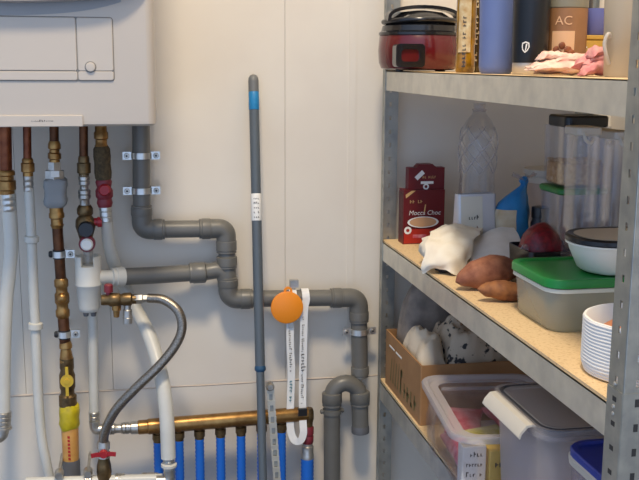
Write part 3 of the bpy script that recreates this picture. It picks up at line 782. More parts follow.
part('disc_loop', MB().ring(q2, (0, 1, 0), M(2.2), M(4.6), .005), 'orange_plastic', ly)
part('hook', MB().box(at(294, 283.5, DY-.004), (M(9), .012, M(8))), 'nickel', ly)
part('swivel', MB().box(at(291, 325, LY-.003), (M(5), .005, M(6))), 'nickel', ly)

# ================================================================== SHELVING UNIT
SX0, SX1, SYN, SYF = .5498, 1.05, .975, 2.1
ZT, ZM, ZL = 1.55-.0166+.0002, 1.55-.4017+.004, 1.55-.7353+.005
H = 2.05
su = thing('shelving_unit', 'galvanised metal shelving unit with chipboard shelves against the right', 'shelf', ((SX0+SX1)/2, (SYN+SYF)/2, 0))
def flange(mb, origin, along, out, slots=True, w=.036, t=.0016, pitch=.0305, z0=0.):
    """perforated strip standing at origin, w wide in the direction along, thickness t in direction out"""
    A, O = Vector(along), Vector(out)
    def bx(a0, a1, za, zb_):
        c = Vector(origin)+A*((a0+a1)/2)+O*(t/2); c.z = (za+zb_)/2
        s = Vector((abs(A.x)*(a1-a0)+abs(O.x)*t, abs(A.y)*(a1-a0)+abs(O.y)*t, zb_-za)); mb.box(c, s)
    if not slots: bx(0, w, 0, H); return
    bx(0, w*.42, 0, H); bx(w*.58, w, 0, H)
    n = int(H/pitch)
    for i in range(n):
        bx(w*.42, w*.58, i*pitch, i*pitch+pitch*.7)
    bx(w*.42, w*.58, n*pitch, H)
for (x, y, sx_, sy_) in ((SX0, SYN, 1, 1), (SX0, SYF, 1, -1), (SX1, SYN, -1, 1), (SX1, SYF, -1, -1)):
    mb = MB()
    flange(mb, (x, y, 0), (0, sy_, 0), (sx_, 0, 0), w=.036 if sy_ > 0 else .02); flange(mb, (x, y, 0), (sx_, 0, 0), (0, sy_, 0))
    # rolled corner edge
    mb.tube([(x+sx_*.0012, y+sy_*.0012, 0), (x+sx_*.0012, y+sy_*.0012, H)], .0016, 8)
    u_ = part('upright', mb, 'galvanised_upright', su)
    if sx_ > 0 and sy_ > 0:
        zj = at(622, 391, SYN+.01).z
        j = MB().box((x-.0006, y+.018, zj-.0745), (.0012, .0365, .149)).box((x+.018, y-.0006, zj-.0745), (.0365, .0012, .149))
        # splice plate: with its own row of slots shown as dark cuts
        part('splice_plate', j, 'galvanised_upright', u_)
        for i in range(5):
            part('slot', MB().box((x-.0013, y+.0176, zj-.012-.0305*i), (.0006, .0085, .006)), 'slot_dark', u_)
            part('slot', MB().box((x+.0176, y-.0013, zj-.012-.0305*i), (.0055, .0006, .0095)), 'slot_dark', u_)
        for dz in (.006, -.022, -.031):
            part('rivet', MB().lathe((x+.0005, y+.019, zj+dz), (x-.0024, y+.019, zj+dz), [(0, .003), (.7, .003), (1, .002)], 12), 'chrome', u_)
HL = .0424
for zt in (ZT-.0002, ZM-.004, ZL-.005):
    for fr_, xx in ((1, SX0+.0018), (-1, SX1-.0018)):
        mb = MB()
        mb.box((xx+fr_*.0008, (SYN+SYF)/2, zt-HL/2), (.0016, SYF-SYN-.005, HL))
        mb.box((xx+fr_*.011, (SYN+SYF)/2, zt-HL+.0008), (.02, SYF-SYN-.005, .0016))
        mb.box((xx+fr_*.0035, (SYN+SYF)/2, zt-.0008), (.007, SYF-SYN-.005, .0016))
        part('long_beam', mb, 'galvanised', su)
    for fy, yy in ((1, SYN+.0018), (-1, SYF-.0018)):
        mb = MB().box(((SX0+SX1)/2, yy+fy*.0008, zt-HL/2), (SX1-SX0-.02, .0016, HL))
        part('short_beam', mb, 'galvanised', su)
    hgt = .0085
    ztop = {ZT-.0002: ZT, ZM-.004: ZM, ZL-.005: ZL}[zt]
    ov = .004 if zt == ZL-.005 else -.003
    mb = MB().box(((SX0+SX1)/2, (SYN+SYF)/2, ztop-hgt/2), (SX1-SX0-.008, SYF-SYN-.008, hgt))
    part('board', mb, 'chipboard', su, 'chipboard shelf board', smooth=False)

def rpx(n, p): return n*((Vector(p)-CAM).dot(FW))/FPX
def stand(px, X, z):
    """point on a shelf board at photo column px and shelf coordinate X"""
    q = atx(px, 75, X); return Vector((q.x, q.y, z))
def zof(px, py, Y): return at(px, py, Y).z
def up(p, h): return (p[0], p[1], p[2]+h)

# ================================================================== TOP SHELF
# --- electric pot
p = Vector((at(419, 55, 1.995).x, 1.995, ZT)); R_ = rpx(41, p)
t = thing('electric_pot', 'red electric cooking pot with black domed lid and big handle', 'pot', p)
k = rpx(1, p)
zz = lambda py: zof(419, py, p.y-R_*.0)-p.z
h = lambda py: max(.002, (72-py)*k)
mb = MB().lathe(p, up(p, 1.), [(.003, R_*.8), (.006, R_*.92), (.018, R_*.975), (h(52), R_*.995), (h(38), R_*.97), (h(37), R_*.95)], 48)
part('body', mb, 'pot_red', t)
ft = MB()
for a in (.5, 2.1, 3.7, 5.3): ft.lathe((p.x+R_*.7*math.cos(a), p.y+R_*.7*math.sin(a), p.z), (p.x+R_*.7*math.cos(a), p.y+R_*.7*math.sin(a), p.z+.006), [(0, .008), (1, .009)], 12)
part('feet', ft, 'black_plastic', t)
lid = MB().lathe(p, up(p, 1.), [(h(37.5), R_*.95), (h(37), R_*.985), (h(34.5), R_*.985), (h(33), R_*.93), (h(28), R_*.9), (h(27), R_*.86), (h(25), R_*.84), (h(20), R_*.74), (h(15), R_*.55), (h(12.5), R_*.1)], 48)
part('lid', lid, 'pot_black', t)
hd = []
for i in range(17):
    a = PI*i/16; hd.append((p.x-R_*.87*math.cos(a), p.y-R_*.25, p.z+h(24)+(h(10)-h(24))*math.sin(a)**.6))
part('handle', MB().ribbon(hd, .03, .007, (0, 1, 0)), 'pot_black', t)
rim_ = [(p.x-R_*.9*math.cos(PI*i/24), p.y-R_*.9*math.sin(PI*i/24), p.z+h(24.5)+.004*math.sin(PI*i/24)) for i in range(25)]
part('lid_grip', MB().tube(rim_, .0055, 10), 'pot_black', t)
lc = at(409.5, 55.5, p.y-R_*.97); lx, lz = rpx(15, lc), rpx(11.5, lc)
def framed(c, w, hh, b, y0, y1):
    mb = MB(); L = []
    for yy, f, in ((y1, 0), (y0, 0), (y0, 1), (y1, 1)):
        ww = w-(b if f else 0); h2 = hh-(b if f else 0)
        L.append([Vector((c.x+q.x, yy, c.z+q.y)) for q in rr(0, 0, 2*ww, 2*h2, .008, 0)])
    return mb.loft(L, closed=True)
la = part('latch', framed(lc, lx, lz, rpx(5.5, lc), lc.y-.008, lc.y+.02), 'pot_black', t, 'black square latch')
part('latch_face', MB().box((lc.x, lc.y+.003, lc.z), (2*lx-.016, .012, 2*lz-.016)), 'pot_red', la)

# --- oil bottles
def oil_bottle(label, px, X, rp, matn, tall):
    p = stand(px, X, ZT); r = rpx(rp, p)
    t = thing('oil_bottle', label, 'bottle', p, 'oil bottles on the top shelf')
    b = part('bottle', MB().lathe(p, up(p, tall), [(0, r*.86), (.015, r*.98), (.05, r), (.12, r), (.14, r*.93), (.2, r*.93), (.22, r), (.70, r), (.82, r*.55), (.9, r*.36), (1, r*.36)], 28), matn, t)
    part('cap', MB().lathe(up(p, tall*.985), up(p, tall+.02), [(0, r*.42), (1, r*.42)], 16), 'yellow_metal', t)
    return t, p, r, b
t, p, r, b = oil_bottle('golden oil bottle with tall cream label, right of the red pot', 464.5, .605, 9.8, 'oil', .25)
L = MB(); lab = on_cyl((p.x, p.y, p.z), r, -PI/2-.35, .0008)
n = 10
za, zb2 = rpx(20, p), .17
L.add([lab(-r*.75+1.25*r*i/n, z) for z in (za, zb2) for i in range(n+1)], [(i, i+1, n+2+i, n+1+i) for i in range(n)])
la = part('label', L, 'label_cream', t, 'cream upright label')
mb = MB(); f_ = lambda x, y: on_cyl((p.x, p.y, p.z+.06), r, -PI/2-.4, .0014)(y-.004, x)
scribble(mb, f_, .10, .009, 14, 41); part('lettering', mb, 'print_dark', la, smooth=False)
t, p, r, b = oil_bottle('dark green-brown oil bottle behind, beside the blue bottle', 475.5, .655, 7.5, 'oil_dark', .27)
mb = MB(); f_ = lambda x, y: on_cyl((p.x, p.y, p.z+.08), r, -PI/2-.3, .0012)(y-.003, x)
scribble(mb, f_, .12, .006, 12, 42); part('lettering', mb, 'label_cream', t, 'pale upright lettering', smooth=False)

# --- blue tumbler
p = stand(495.5, .605, ZT); r = rpx(17.4, p); k = rpx(1, p)
t = thing('drinking_bottle', 'matt pale blue drinking bottle on the top shelf', 'bottle', p)
part('body', MB().lathe(p, up(p, 1), [(0, r*.82), (.004, r*.92), (.012, r*.97), (.05, r*.985), (k*73, r*1.04)], 36), 'tumbler_blue', t)
part('lid', MB().lathe(up(p, k*73+.0008), up(p, 1.), [(0, r*1.0), (.002, r*1.03), (.03, r*1.03), (.036, r*.95), (.04, r*.6)], 36), 'tumbler_blue', t)
# --- black flask
p = stand(528.5, .625, ZT); r = rpx(17.6, p); k = rpx(1, p)
t = thing('thermos_flask', 'black thermos flask with bare steel base and small white emblem', 'flask', p)
part('body', MB().lathe(up(p, k*11.5), up(p, 1), [(0, r*.98), (.003, r), (k*70, r*1.04), (k*80, r*.9), (k*95, r*.6)], 36), 'flask_black', t)
part('steel_base', MB().lathe(p, up(p, k*11.7), [(0, r*.86), (.15, r*.94), (1, r*.94)], 36), 'steel', t, 'bare steel base')
part('cap', MB().lathe(up(p, k*93), up(p, k*118), [(0, r*.62), (1, r*.6)], 28), 'flask_black', t)
ec = zof(514, 47, p.y-r)-p.z
em = on_cyl((p.x, p.y, p.z+ec), r*1.01, -PI/2-.62, .0012)
mb = MB(); s_ = k*5.6
pt = [(-.55, .75), (.0, 1.0), (.55, .75), (.6, 0), (.3, -.65), (-.1, -1.), (-.5, -.5), (-.6, .1)]
ns = len(pt)
mb.add([em(q[0]*s_*1.1, q[1]*s_) for q in pt]+[em(q[0]*s_*.8, q[1]*s_*.75) for q in pt], [(i, (i+1) % ns, ns+(i+1) % ns, ns+i) for i in range(ns)])
mb.add([em(-.1*s_, -.6*s_), em(.08*s_, -.6*s_), em(.3*s_, .5*s_), em(.05*s_, .6*s_)], [(0, 1, 2, 3)])
part('emblem', mb, 'paper_white', t, 'white shield emblem', smooth=False)
# --- brown jar with nuts picture
p = stand(563, .69, ZT); r = rpx(21, p); k = rpx(1, p)
t = thing('nut_tub', 'brown printed tub with nuts picture and letters AC', 'tub', p)
part('body', MB().lathe(p, up(p, 1), [(0, r*.95), (.003, r), (k*64, r)], 36), 'jar_brown', t)
part('rim_band', MB().lathe(up(p, k*64), up(p, k*74), [(0, r*.97), (.1, r*1.02), (.9, r*1.02), (1, r*.97)], 36), 'jar_top', t)
a0 = -PI/2-.42
cy_ = on_cyl(p, r, a0, .0006)
n = 10; mb = MB().add([cy_(-r*.62+1.05*r*i/n, z) for z in (k*3, k*42) for i in range(n+1)], [(i, i+1, n+2+i, n+1+i) for i in range(n)])
pn = part('picture_panel', mb, 'jar_pale', t)
mb = MB()
for i, (x, z) in enumerate(((-.35, 24), (-.1, 28), (.15, 24), (-.2, 20), (.05, 19), (.3, 21))):
    q = cy_(x*r, z*k); mb.blob(q, (k*4.4, .0025, k*3.6), .15, 3, i, 10, 8)
part('nuts_picture', mb, 'nut_brown', pn)
mb = text_mb('AC', k*12, lambda x, y: on_cyl((p.x, p.y, p.z+k*48), r, a0, .0012)(x-.1*r, y)); part('lettering', mb, 'jar_pale', t, smooth=False)
# --- dark tin / box, blue cup, yellow tin
p = stand(586, .74, ZT); k = rpx(1, p)
yz = p
tn = thing('flat_tin', 'flat yellow tin behind the pink towel, below the blue cup', 'tin', p)
rbox(mb := MB(), p, (k*46, k*40, k*34), .02); part('body', mb, 'tin_yellow', tn)
rbox(mb := MB(), up(p, k*34), (k*47, k*41, k*4), .02, .001); part('lid', mb, 'tin_yellow', tn)
pf_ = Vector((p.x, p.y-k*20, p.z))
scribble(mb := MB(), front((pf_.x-k*8, pf_.y, p.z+k*22), .001), k*18, k*5, 8, 51); part('lettering', mb, 'paper_white', tn, smooth=False)
mb = MB().add([front((pf_.x+k*10, pf_.y, p.z+k*20), .001)(x*k, y*k) for x, y in ((-4, 0), (-2.5, 0), (0, 6), (2.5, 0), (4, 0), (0, 9))], [(0, 1, 2, 5), (2, 3, 4, 5)])
part('emblem', mb, 'print_dark', tn, smooth=False)
cp = up(p, k*38)
cp = (cp[0]+k*5, cp[1], cp[2])
t = thing('blue_cup', 'small blue cup standing on the yellow tin', 'cup', cp)
r = k*15
part('body', MB().lathe(cp, up(cp, k*26), [(0, r*.85), (.05, r*.92), (.9, r), (1, r), (1, r*.9), (.1, r*.8)], 28), 'cup_blue', t)
dp = Vector((p.x+k*7, p.y+k*48, ZT))
t = thing('dark_canister', 'dark canister behind the blue cup', 'canister', dp)
part('body', MB().lathe(dp, up(dp, k*110), [(0, k*17), (.02, k*18), (.95, k*18), (1, k*15)], 28), 'dark_tin', t)
scribble(mb := MB(), on_cyl(up(dp, k*82), k*18, -PI/2-.2), k*16, k*6, 5, 55); part('lettering', mb, 'pouch_silver', t, smooth=False)
# --- beige jug
p = stand(621, .635, ZT); r = rpx(20, p); k = rpx(1, p)
t = thing('jug', 'beige jug with looped side handle beside the near upright', 'jug', p)
part('body', MB().lathe(p, up(p, 1), [(0, r*.8), (.004, r*.86), (k*30, r*.9), (k*31, r*.93), (k*70, r*1.0), (k*110, r*1.05), (k*110, r*.98), (k*20, r*.8)], 36), 'beige_ceramic', t)
hd = spline([(p.x-r*.8, p.y-.008, p.z+k*38), (p.x-r*1.05, p.y-.012, p.z+k*42), (p.x-r*1.22, p.y-.012, p.z+k*33), (p.x-r*1.1, p.y-.012, p.z+k*22), (p.x-r*.84, p.y-.008, p.z+k*13)])
part('handle', MB().tube(hd, k*1.9, 10), 'boiler_white', t)
# --- pink towel: two crumpled folds
A = Vector((at(528, 74, 1.30).x, 1.30, ZT)); 
def crumple(c, w, d, hh, seed, fr=14, amp=.35, prof=None):
    def fn(u, v):
        x, y = (u-.5)*w, (v-.5)*d
        e = max(0, 1-(2*abs(u-.5))**4)*max(0, 1-(2*abs(v-.5))**4)
        q = prof(u) if prof else 1
        z = hh*e**.5*q*(1+amp*noise.noise(Vector((x*fr, y*fr, seed)))*1.6+amp*.5*noise.noise(Vector((x*fr*2.6, y*fr*2.6, seed+5))))
        return Vector((c[0]+x+.004*noise.noise(Vector((y*30, seed, 0))), c[1]+y+.006*noise.noise(Vector((x*30, seed, 3))), c[2]+.0012+max(z, 0)))
    return fn
def fold(c, w, d, z0, hh, seed, rz):
    """a folded cloth layer: a rippled loop of cloth, closed towards the viewer"""
    L = []; nu = 34
    for i in range(nu+1):
        u = i/nu; x = (u-.5)*w; f = max(.12, (1-(2*abs(u-.5))**4))
        row = []
        for k in range(16):
            a = 2*PI*k/16; rad_y = d/2*(.8+.25*noise.noise(Vector((x*22, seed, 1)))); rad_z = hh/2*f*(1+.5*noise.noise(Vector((x*40, seed, math.sin(a)))))
            row.append(Vector((x, -rad_y*math.cos(a)+.006*noise.noise(Vector((x*30, seed, 7))), z0+hh*f/2+rad_z*math.sin(a)+hh*.35*max(0, noise.noise(Vector((x*26, seed, 4)))))))
        L.append(row)
    m4 = Matrix.Translation(c) @ Matrix.Rotation(math.radians(rz), 4, 'Z')
    return MB().loft(L).xf(m4)
q0 = atx(563, 74, .622); q0.z = ZT; k = rpx(1, q0)
t = thing('tea_towel', 'crumpled pink and cream towel lying on the top shelf edge', 'towel', q0)
def folds(name, c, m, par, n, w, d, hh, seed, lab=None):
    R = random.Random(seed)
    for i in range(n):
        u = i/max(1, n-1)
        wl = k*w*(1-.5*u)*R.uniform(.75, 1.05)
        f_ = fold(c+Vector((k*R.uniform(-.16, .16)*w*(.4+u), R.uniform(-.006, .012)+.008*u, 0)), wl, d*R.uniform(.7, 1.05), k*hh*u*.72+.0004, k*hh*R.uniform(.42, .6), seed+i*3.7, -14+R.uniform(-16, 16))
        m4 = Matrix.Rotation(math.radians(R.uniform(-9, 9)*u), 4, 'Y')
        f_.v = [c+m4 @ (q-c) for q in f_.v]
        f_.v = [q+Vector((noise.noise(q*70), noise.noise(q*70+Vector((9, 0, 0))), abs(noise.noise(q*90))))*.0042 for q in f_.v]
        zz_ = min(q.z for q in f_.v)
        if zz_ < ZT: f_.v = [q+Vector((0, 0, ZT+.0003-zz_)) for q in f_.v]
        part(name, f_, m, par, lab)
folds('fold', q0, 'towel_pink', t, 7, 70, .055, 19, 3)
q1 = atx(600, 74, .632); q1.z = ZT; k = rpx(1, q1)
folds('rose_fold', q1, 'towel_rose', t, 7, 58, .056, 25, 40, 'deeper pink folded end')

# ================================================================== MIDDLE SHELF
# --- red cappuccino carton
x0, x1 = at(403, 240, 2.03).x, at(443.5, 240, 2.03).x; Yc = 2.03
c0 = Vector(((x0+x1)/2, Yc+.02, ZM)); k = rpx(1, c0); wdt = x1-x0
t = thing('drink_carton', 'dark red drink carton with cup picture and raised display tab', 'carton', c0)
hb = zof(420, 190, Yc)-ZM; ht = zof(420, 168, Yc)-ZM; htt = zof(420, 164.5, Yc)-ZM
bd_ = part('box', MB().box((c0.x, c0.y, ZM+hb/2), (wdt, .04, hb)), 'carton_red', t, smooth=False)
part('side_print', MB().box((x0-.0003, c0.y+.002, ZM+hb*.55), (.0006, .034, hb*.8)), 'carton_dark', bd_, smooth=False)
bb = MB(); L = []
for yy in (Yc+.006, Yc+.03):
    L.append([Vector((c0.x+a, yy, ZM+b)) for a, b in ((-wdt*.38, hb-.002), (wdt*.5, hb-.002), (wdt*.5, ht), (wdt*.3, ht), (wdt*.2, htt), (-wdt*.12, htt), (-wdt*.2, ht), (-wdt*.38, ht))])
part('display_tab', bb.loft(L), 'carton_red', t, smooth=False)
F0 = front((c0.x, Yc, ZM), .0006); F1 = front((c0.x, Yc, ZM), .0012); F2 = front((c0.x, Yc+.006, ZM), .0006); F3 = front((c0.x, Yc, ZM), .0018)
def ell(mb, f, cx_, cz, a, b, n=24, inner=None):
    if inner:
        mb.add([f(cx_+a*math.cos(2*PI*i/n), cz+b*math.sin(2*PI*i/n)) for i in range(n)]+[f(cx_+a*inner*math.cos(2*PI*i/n), cz+b*inner*math.sin(2*PI*i/n)) for i in range(n)], [(i, (i+1) % n, n+(i+1) % n, n+i) for i in range(n)])
    else:
        mb.add([f(cx_+a*math.cos(2*PI*i/n), cz+b*math.sin(2*PI*i/n)) for i in range(n)], [tuple(range(n))])
    return mb
def quad(mb, f, x, z, w, hh, rot=0):
    c_, s_ = math.cos(rot), math.sin(rot)
    return mb.add([f(x+a*c_-b*s_, z+a*s_+b*c_) for a, b in ((-w/2, -hh/2), (w/2, -hh/2), (w/2, hh/2), (-w/2, hh/2))], [(0, 1, 2, 3)])
pz_ = lambda py: zof(422, py, Yc)-ZM
pxx = lambda px: at(px, 215, Yc).x-c0.x
part('lit_band', quad(MB(), F0, 0, (pz_(243)+pz_(229))/2, wdt*.96, pz_(229)-pz_(243)), 'carton_lit', bd_, smooth=False)  # lamplit lower part of the carton painted as a brighter red band
part('cup_picture', ell(MB(), F1, pxx(423), pz_(222), k*15, k*5.2), 'coffee_cream', bd_, smooth=False)
part('cup_rim', ell(MB(), F3, pxx(423), pz_(222), k*16, k*5.6, inner=.86), 'paper_white', bd_, smooth=False)
part('seal', ell(MB(), F1, pxx(408), pz_(230), k*3.8, k*3.8, inner=.45), 'paper_white', bd_, smooth=False)
part('white_strip', quad(MB(), F1, pxx(420), pz_(236), k*14, k*3.4), 'pack_rose', bd_, smooth=False)
part('product_name', text_mb('Mocca Choc', k*6.4, lambda x, y: F1(x+pxx(424.5), y+pz_(214.8)), shear=.15), 'paper_white', bd_, smooth=False)
part('gold_script', scribble(MB(), lambda x, y: F1(x+pxx(417), y+pz_(203)), k*16, k*5, 6, 61), 'carton_gold', bd_, smooth=False)
part('steam', quad(MB(), F1, pxx(424.5), pz_(209), k*1.2, k*9, -.15), 'carton_gold', bd_, smooth=False)
part('corner_flash', MB().add([F1(pxx(a), pz_(b)) for a, b in ((405.5, 198), (415, 190.5), (411, 190.5), (405, 194.5))], [(0, 1, 2, 3)]), 'carton_gold', bd_, smooth=False)
tb = t.children[-1]
part('tab_sticker', quad(MB(), F2, pxx(419.5), pz_(175.5), k*10, k*4.4, .75), 'paper_white', t, smooth=False)
part('tab_lettering', scribble(MB(), lambda x, y: F2(x+pxx(429), y+pz_(178.8)), k*14, k*4, 7, 63), 'carton_gold', t, smooth=False)
mb = quad(MB(), F2, pxx(427), pz_(183), k*13, k*2.6); ell(mb, F2, pxx(426), pz_(187), k*3, k*3, inner=.5)
part('tab_mark', mb, 'paper_white', t, smooth=False)

# --- PET bottle
p = Vector((at(478, 150, 1.965).x, 1.965, ZM)); k = rpx(1, p); r = k*19
hh = zof(478, 103.5, 1.965)-ZM
t = thing('water_bottle', 'empty clear plastic water bottle standing behind the white pouch', 'bottle', p)
prof = [(0, r*.55), (.005, r*.8), (.02, r*.96), (.05, r)]
for i in range(14):
    a = .06+.3*i/14; prof += [(a, r*.93), (a+.011, r)]
prof += [(.38, r*.95), (.5, r*.9), (.6, r*.96), (.66, r), (.74, r), (.82, r*.9), (.89, r*.62), (.93, r*.36), (.95, r*.32)]
nz, ns = 70, 40
def pr_at(tt):
    for i in range(len(prof)-1):
        if prof[i][0] <= tt <= prof[i+1][0] and prof[i+1][0] > prof[i][0]:
            u = (tt-prof[i][0])/(prof[i+1][0]-prof[i][0]); return prof[i][1]*(1-u)+prof[i+1][1]*u
    return prof[-1][1]
L = []
for i in range(nz+1):
    tt = .95*i/nz; rr_ = pr_at(tt); row = []
    for j in range(ns):
        a = 2*PI*j/ns; q = 1
        if .5 < tt < .86:            # diamond embossing
            e = max(0, min(1, (tt-.5)*14))*max(0, min(1, (.86-tt)*14))
            d1 = (a*8/(2*PI)+tt*15) % 1; d2 = (a*8/(2*PI)-tt*15) % 1
            q = 1+.08*e*(min(abs(d1-.5), abs(d2-.5))*2-.5)
        row.append((p.x+rr_*q*math.cos(a), p.y+rr_*q*math.sin(a), p.z+hh*tt))
    L.append(row)
part('bottle', MB().loft(L, True, False), 'bottle_pet', t, ang=60)
for sg in (-1, 1):
    mb = MB()
    for q in range(7):
        pts_ = []
        for i in range(17):
            tt = .53+.31*i/16; a = sg*(tt-.53)*6.2+2*PI*q/7; rr_ = pr_at(tt)+.0006
            pts_.append((p.x+rr_*math.cos(a), p.y+rr_*math.sin(a), p.z+hh*tt))
        mb.tube(pts_, .0008, 6)
    part('rib_glint', mb, 'milky_glint', t)  # raised ribs made milky to paint the highlights of the embossing
part('neck', MB().lathe(up(p, hh*.945), up(p, hh), [(0, k*6), (.2, k*7), (.3, k*7), (.35, k*5.6), (1, k*5.6)], 20, False, False), 'lid_frost', t)

# --- white pouch
Yp = 1.875
x0, x1 = at(455.5, 215, Yp).x, at(493.5, 215, Yp).x; c0 = Vector(((x0+x1)/2, Yp, ZM)); k = rpx(1, c0)
hp_ = zof(475, 193.5, Yp)-ZM
t = thing('coffee_pouch', 'opened white and silver pouch standing in front of the bottle', 'pouch', c0)
L = []
wd = x1-x0
for z, d, wf in ((0, .05, .98), (.01, .056, 1), (hp_*.5, .046, .98), (hp_*.8, .034, 1.), (hp_, .026, 1.01)):
    L.append([Vector((q.x, q.y, ZM+z+(.004*noise.noise(Vector((q.x*30, q.y*30, 1))) if z > hp_*.9 else 0))) for q in rr(c0.x, c0.y, wd*wf, d, .008, 0, 4)])
Lb = [[Vector((c0.x+(q.x-c0.x)*.95, c0.y+(q.y-c0.y)*.85, q.z)) for q in lp] for lp in reversed(L)]
Lb = [Lb[0], Lb[2]]
b_ = part('pouch', MB().loft(L+Lb), 'pouch_silver', t)
part('mouth_sheet', MB().loft([[Vector((c0.x+(q.x-c0.x)*.94, c0.y+(q.y-c0.y)*.82, q.z-.004)) for q in L[-1]]]+[[Vector((c0.x+(q.x-c0.x)*.94, c0.y+(q.y-c0.y)*.82, q.z-.006)) for q in L[-1]]]), 'pouch_mouth', b_, 'dark sheet across the mouth')  # thin dark sheet closing the mouth just below the rim
fpn = MB()
for z, d in ((.004, .057), (hp_*.5, .047), (hp_*.8, .035), (hp_*.97, .028)):
    fpn.v += [Vector((c0.x-wd*.44, c0.y-d/2-.0006, ZM+z)), Vector((c0.x+wd*.12, c0.y-d/2-.0006, ZM+z))]
fpn.f += [(2*i, 2*i+1, 2*i+3, 2*i+2) for i in range(3)]
part('front_label', fpn, 'pouch_cream', b_, 'cream front label')
Fp = front((c0.x, c0.y-.0225, ZM), .0015)
part('lettering', scribble(MB(), lambda x, y: Fp(x-k*5, y+hp_*.62), k*11, k*4.5, 4, 71), 'print_dark', b_, smooth=False)
part('brown_print', scribble(MB(), lambda x, y: Fp(x-k*8, y+hp_*.45)+Vector((0, -.003, 0)), k*16, k*4.5, 7, 72), 'nut_brown', b_, smooth=False)

# --- blue knotted bag
Yb = 1.86
c0 = Vector((at(512, 225, Yb).x, Yb, ZM)); k = rpx(1, c0)
t = thing('knotted_bag', 'blue and cream plastic bag knotted at the top', 'bag', c0)
zk = zof(523, 181, Yb)-ZM
xk = at(524, 181, Yb).x-c0.x
def bagloop(side):
    L = []
    for i in range(15):
        u = i/14
        def tab(T):
            for (u0, a0), (u1, a1) in zip(T, T[1:]):
                if u <= u1: return a0+(a1-a0)*(u-u0)/(u1-u0)
            return T[-1][1]
        w_ = k*tab(((0, 15), (.08, 18.5), (.3, 19.5), (.6, 17), (.75, 13.5), (.87, 7), (.95, 3), (1, 2)))
        cx_ = k*tab(((0, 0), (.5, -1), (.7, 0), (.87, 6), (.95, 11), (1, 12.5)))
        L.append([Vector((c0.x+cx_+w_*math.cos(a)*(1+.2*noise.noise(Vector((math.cos(a)*2, math.sin(a)*2, u*4)))+.07*u*math.sin(7*a+u*3)), c0.y+.75*w_*math.sin(a)*(1+.16*noise.noise(Vector((a, u*5, 2)))), ZM+zk*u)) for a in [2*PI*j/28 for j in range(28)]])
    return L
bl = part('bag', MB().loft(bagloop(0)), 'bag_blue', t)
L = bagloop(0); sub = [[(c0+(q-c0)*1.0)+Vector((-.0012, -.0012, 0)) for q in lp[14:22]] for lp in L[:10]]
mb = MB(); nn = len(sub[0])
for lp in sub: mb.v += lp
for i in range(len(sub)-1):
    for j in range(nn-1): mb.f.append((i*nn+j, i*nn+j+1, (i+1)*nn+j+1, (i+1)*nn+j))
part('cream_panel', mb, 'bag_cream', bl, 'cream printed side')
kn = Vector((c0.x+xk, c0.y, ZM+zk))
part('knot', MB().blob(kn, (.009, .008, .009), .4, 4, 3), 'bag_blue', t)
ea = MB().sheet(lambda u, v: kn+Vector(((u-.5)*.05-.012*0, (v-.5)*.016, .003+.012*abs(u-.5)*2+.004*math.sin(u*9+v*5))), 10, 5, .001)
part('bag_ears', ea, 'lid_frost', t, 'pale tied ends')

# --- round white tub at the back, small black jar
Yt = 1.99
c0 = Vector((at(548, 200, Yt).x, Yt, ZM)); k = rpx(1, c0); hh = zof(548, 168, Yt)-ZM
t = thing('round_tub', 'round grey-white tub with white lid at the shelf back', 'tub', c0)
r = k*24
part('body', MB().lathe(c0, up(c0, hh-.02), [(0, r*.86), (.02, r*.88), (1, r*.96)], 32), 'frosted_grey', t)
part('lid', MB().lathe(up(c0, hh-.03), up(c0, hh), [(0, r), (.4, r), (.45, r*.94), (.55, r*.94), (.6, r*1.04), (.95, r*1.04), (1, r*.98)], 36), 'lid_white', t)
Yj = 1.84
c0 = Vector((at(540, 215, Yj).x, Yj, ZM)); k = rpx(1, c0); hh = zof(540, 207, Yj)-ZM
t = thing('black_jar', 'small black jar between the blue bag and clear containers', 'jar', c0)
part('body', MB().lathe(c0, up(c0, hh), [(0, k*8), (.03, k*9), (.7, k*9), (.75, k*7.6), (1, k*7.6)], 24), 'dark_tin', t)
part('lid', MB().lathe(up(c0, hh*.8), up(c0, hh+.001), [(0, k*8.6), (.9, k*8.6), (1, k*8)], 24), 'black_plastic', t)

# --- stacked containers
Ys = 1.70
c0 = Vector((at(582, 200, Ys-.04).x, Ys, ZM)); k = rpx(1, c0)
zl0 = zof(565, 192, Ys-.045)-ZM; ztop = zof(565, 127, Ys-.045)-ZM; S = k*50
t = thing('storage_container', 'clear container with dark green lid, under the pasta container', 'container', c0, None)
part('box', tray(MB(), c0.x, c0.y, ZM, ZM+zl0-.003, S*.9, S*.9, S*.98, S*.98, .012), 'clear_box', t)
part('lid', rbox(MB(), (c0.x, c0.y, ZM+zl0-.006), (S*1.05, S*1.05, .012), .014), 'lid_green_dark', t)
c1 = Vector((c0.x+.003, c0.y, ZM+zl0+.007))
t = thing('pasta_container', 'clear container of pasta with black lid, atop the green-lidded one', 'container', c1)
h1 = ztop-zl0-.007
part('box', tray(MB(), c1.x, c1.y, c1.z, c1.z+h1, S*.96, S*.96, S*1., S*1., .01), 'clear_tall', t)
part('lid', rbox(MB(), (c1.x, c1.y, c1.z+h1-.002), (S*.9, S*.9, k*11), .012), 'black_plastic', t, 'black lid')
hp_ = zof(565, 160, Ys-.045)-c1.z
pm = MB()
rbox(pm, (c1.x, c1.y, c1.z+.004), (S*.88, S*.88, hp_-.012), .01)
R2 = random.Random(4)
for i in range(90):
    a = R2.uniform(0, PI); q = Vector((c1.x+R2.uniform(-.42, .42)*S, c1.y+R2.uniform(-.42, .42)*S, c1.z+hp_-.009+R2.uniform(0, .004)))
    d = Vector((math.cos(a), math.sin(a), R2.uniform(-.2, .2)))*.006; pm.tube([q-d, q+d], .0022, 6)
o_ = part('pasta', pm, 'pasta', t, kind='stuff')

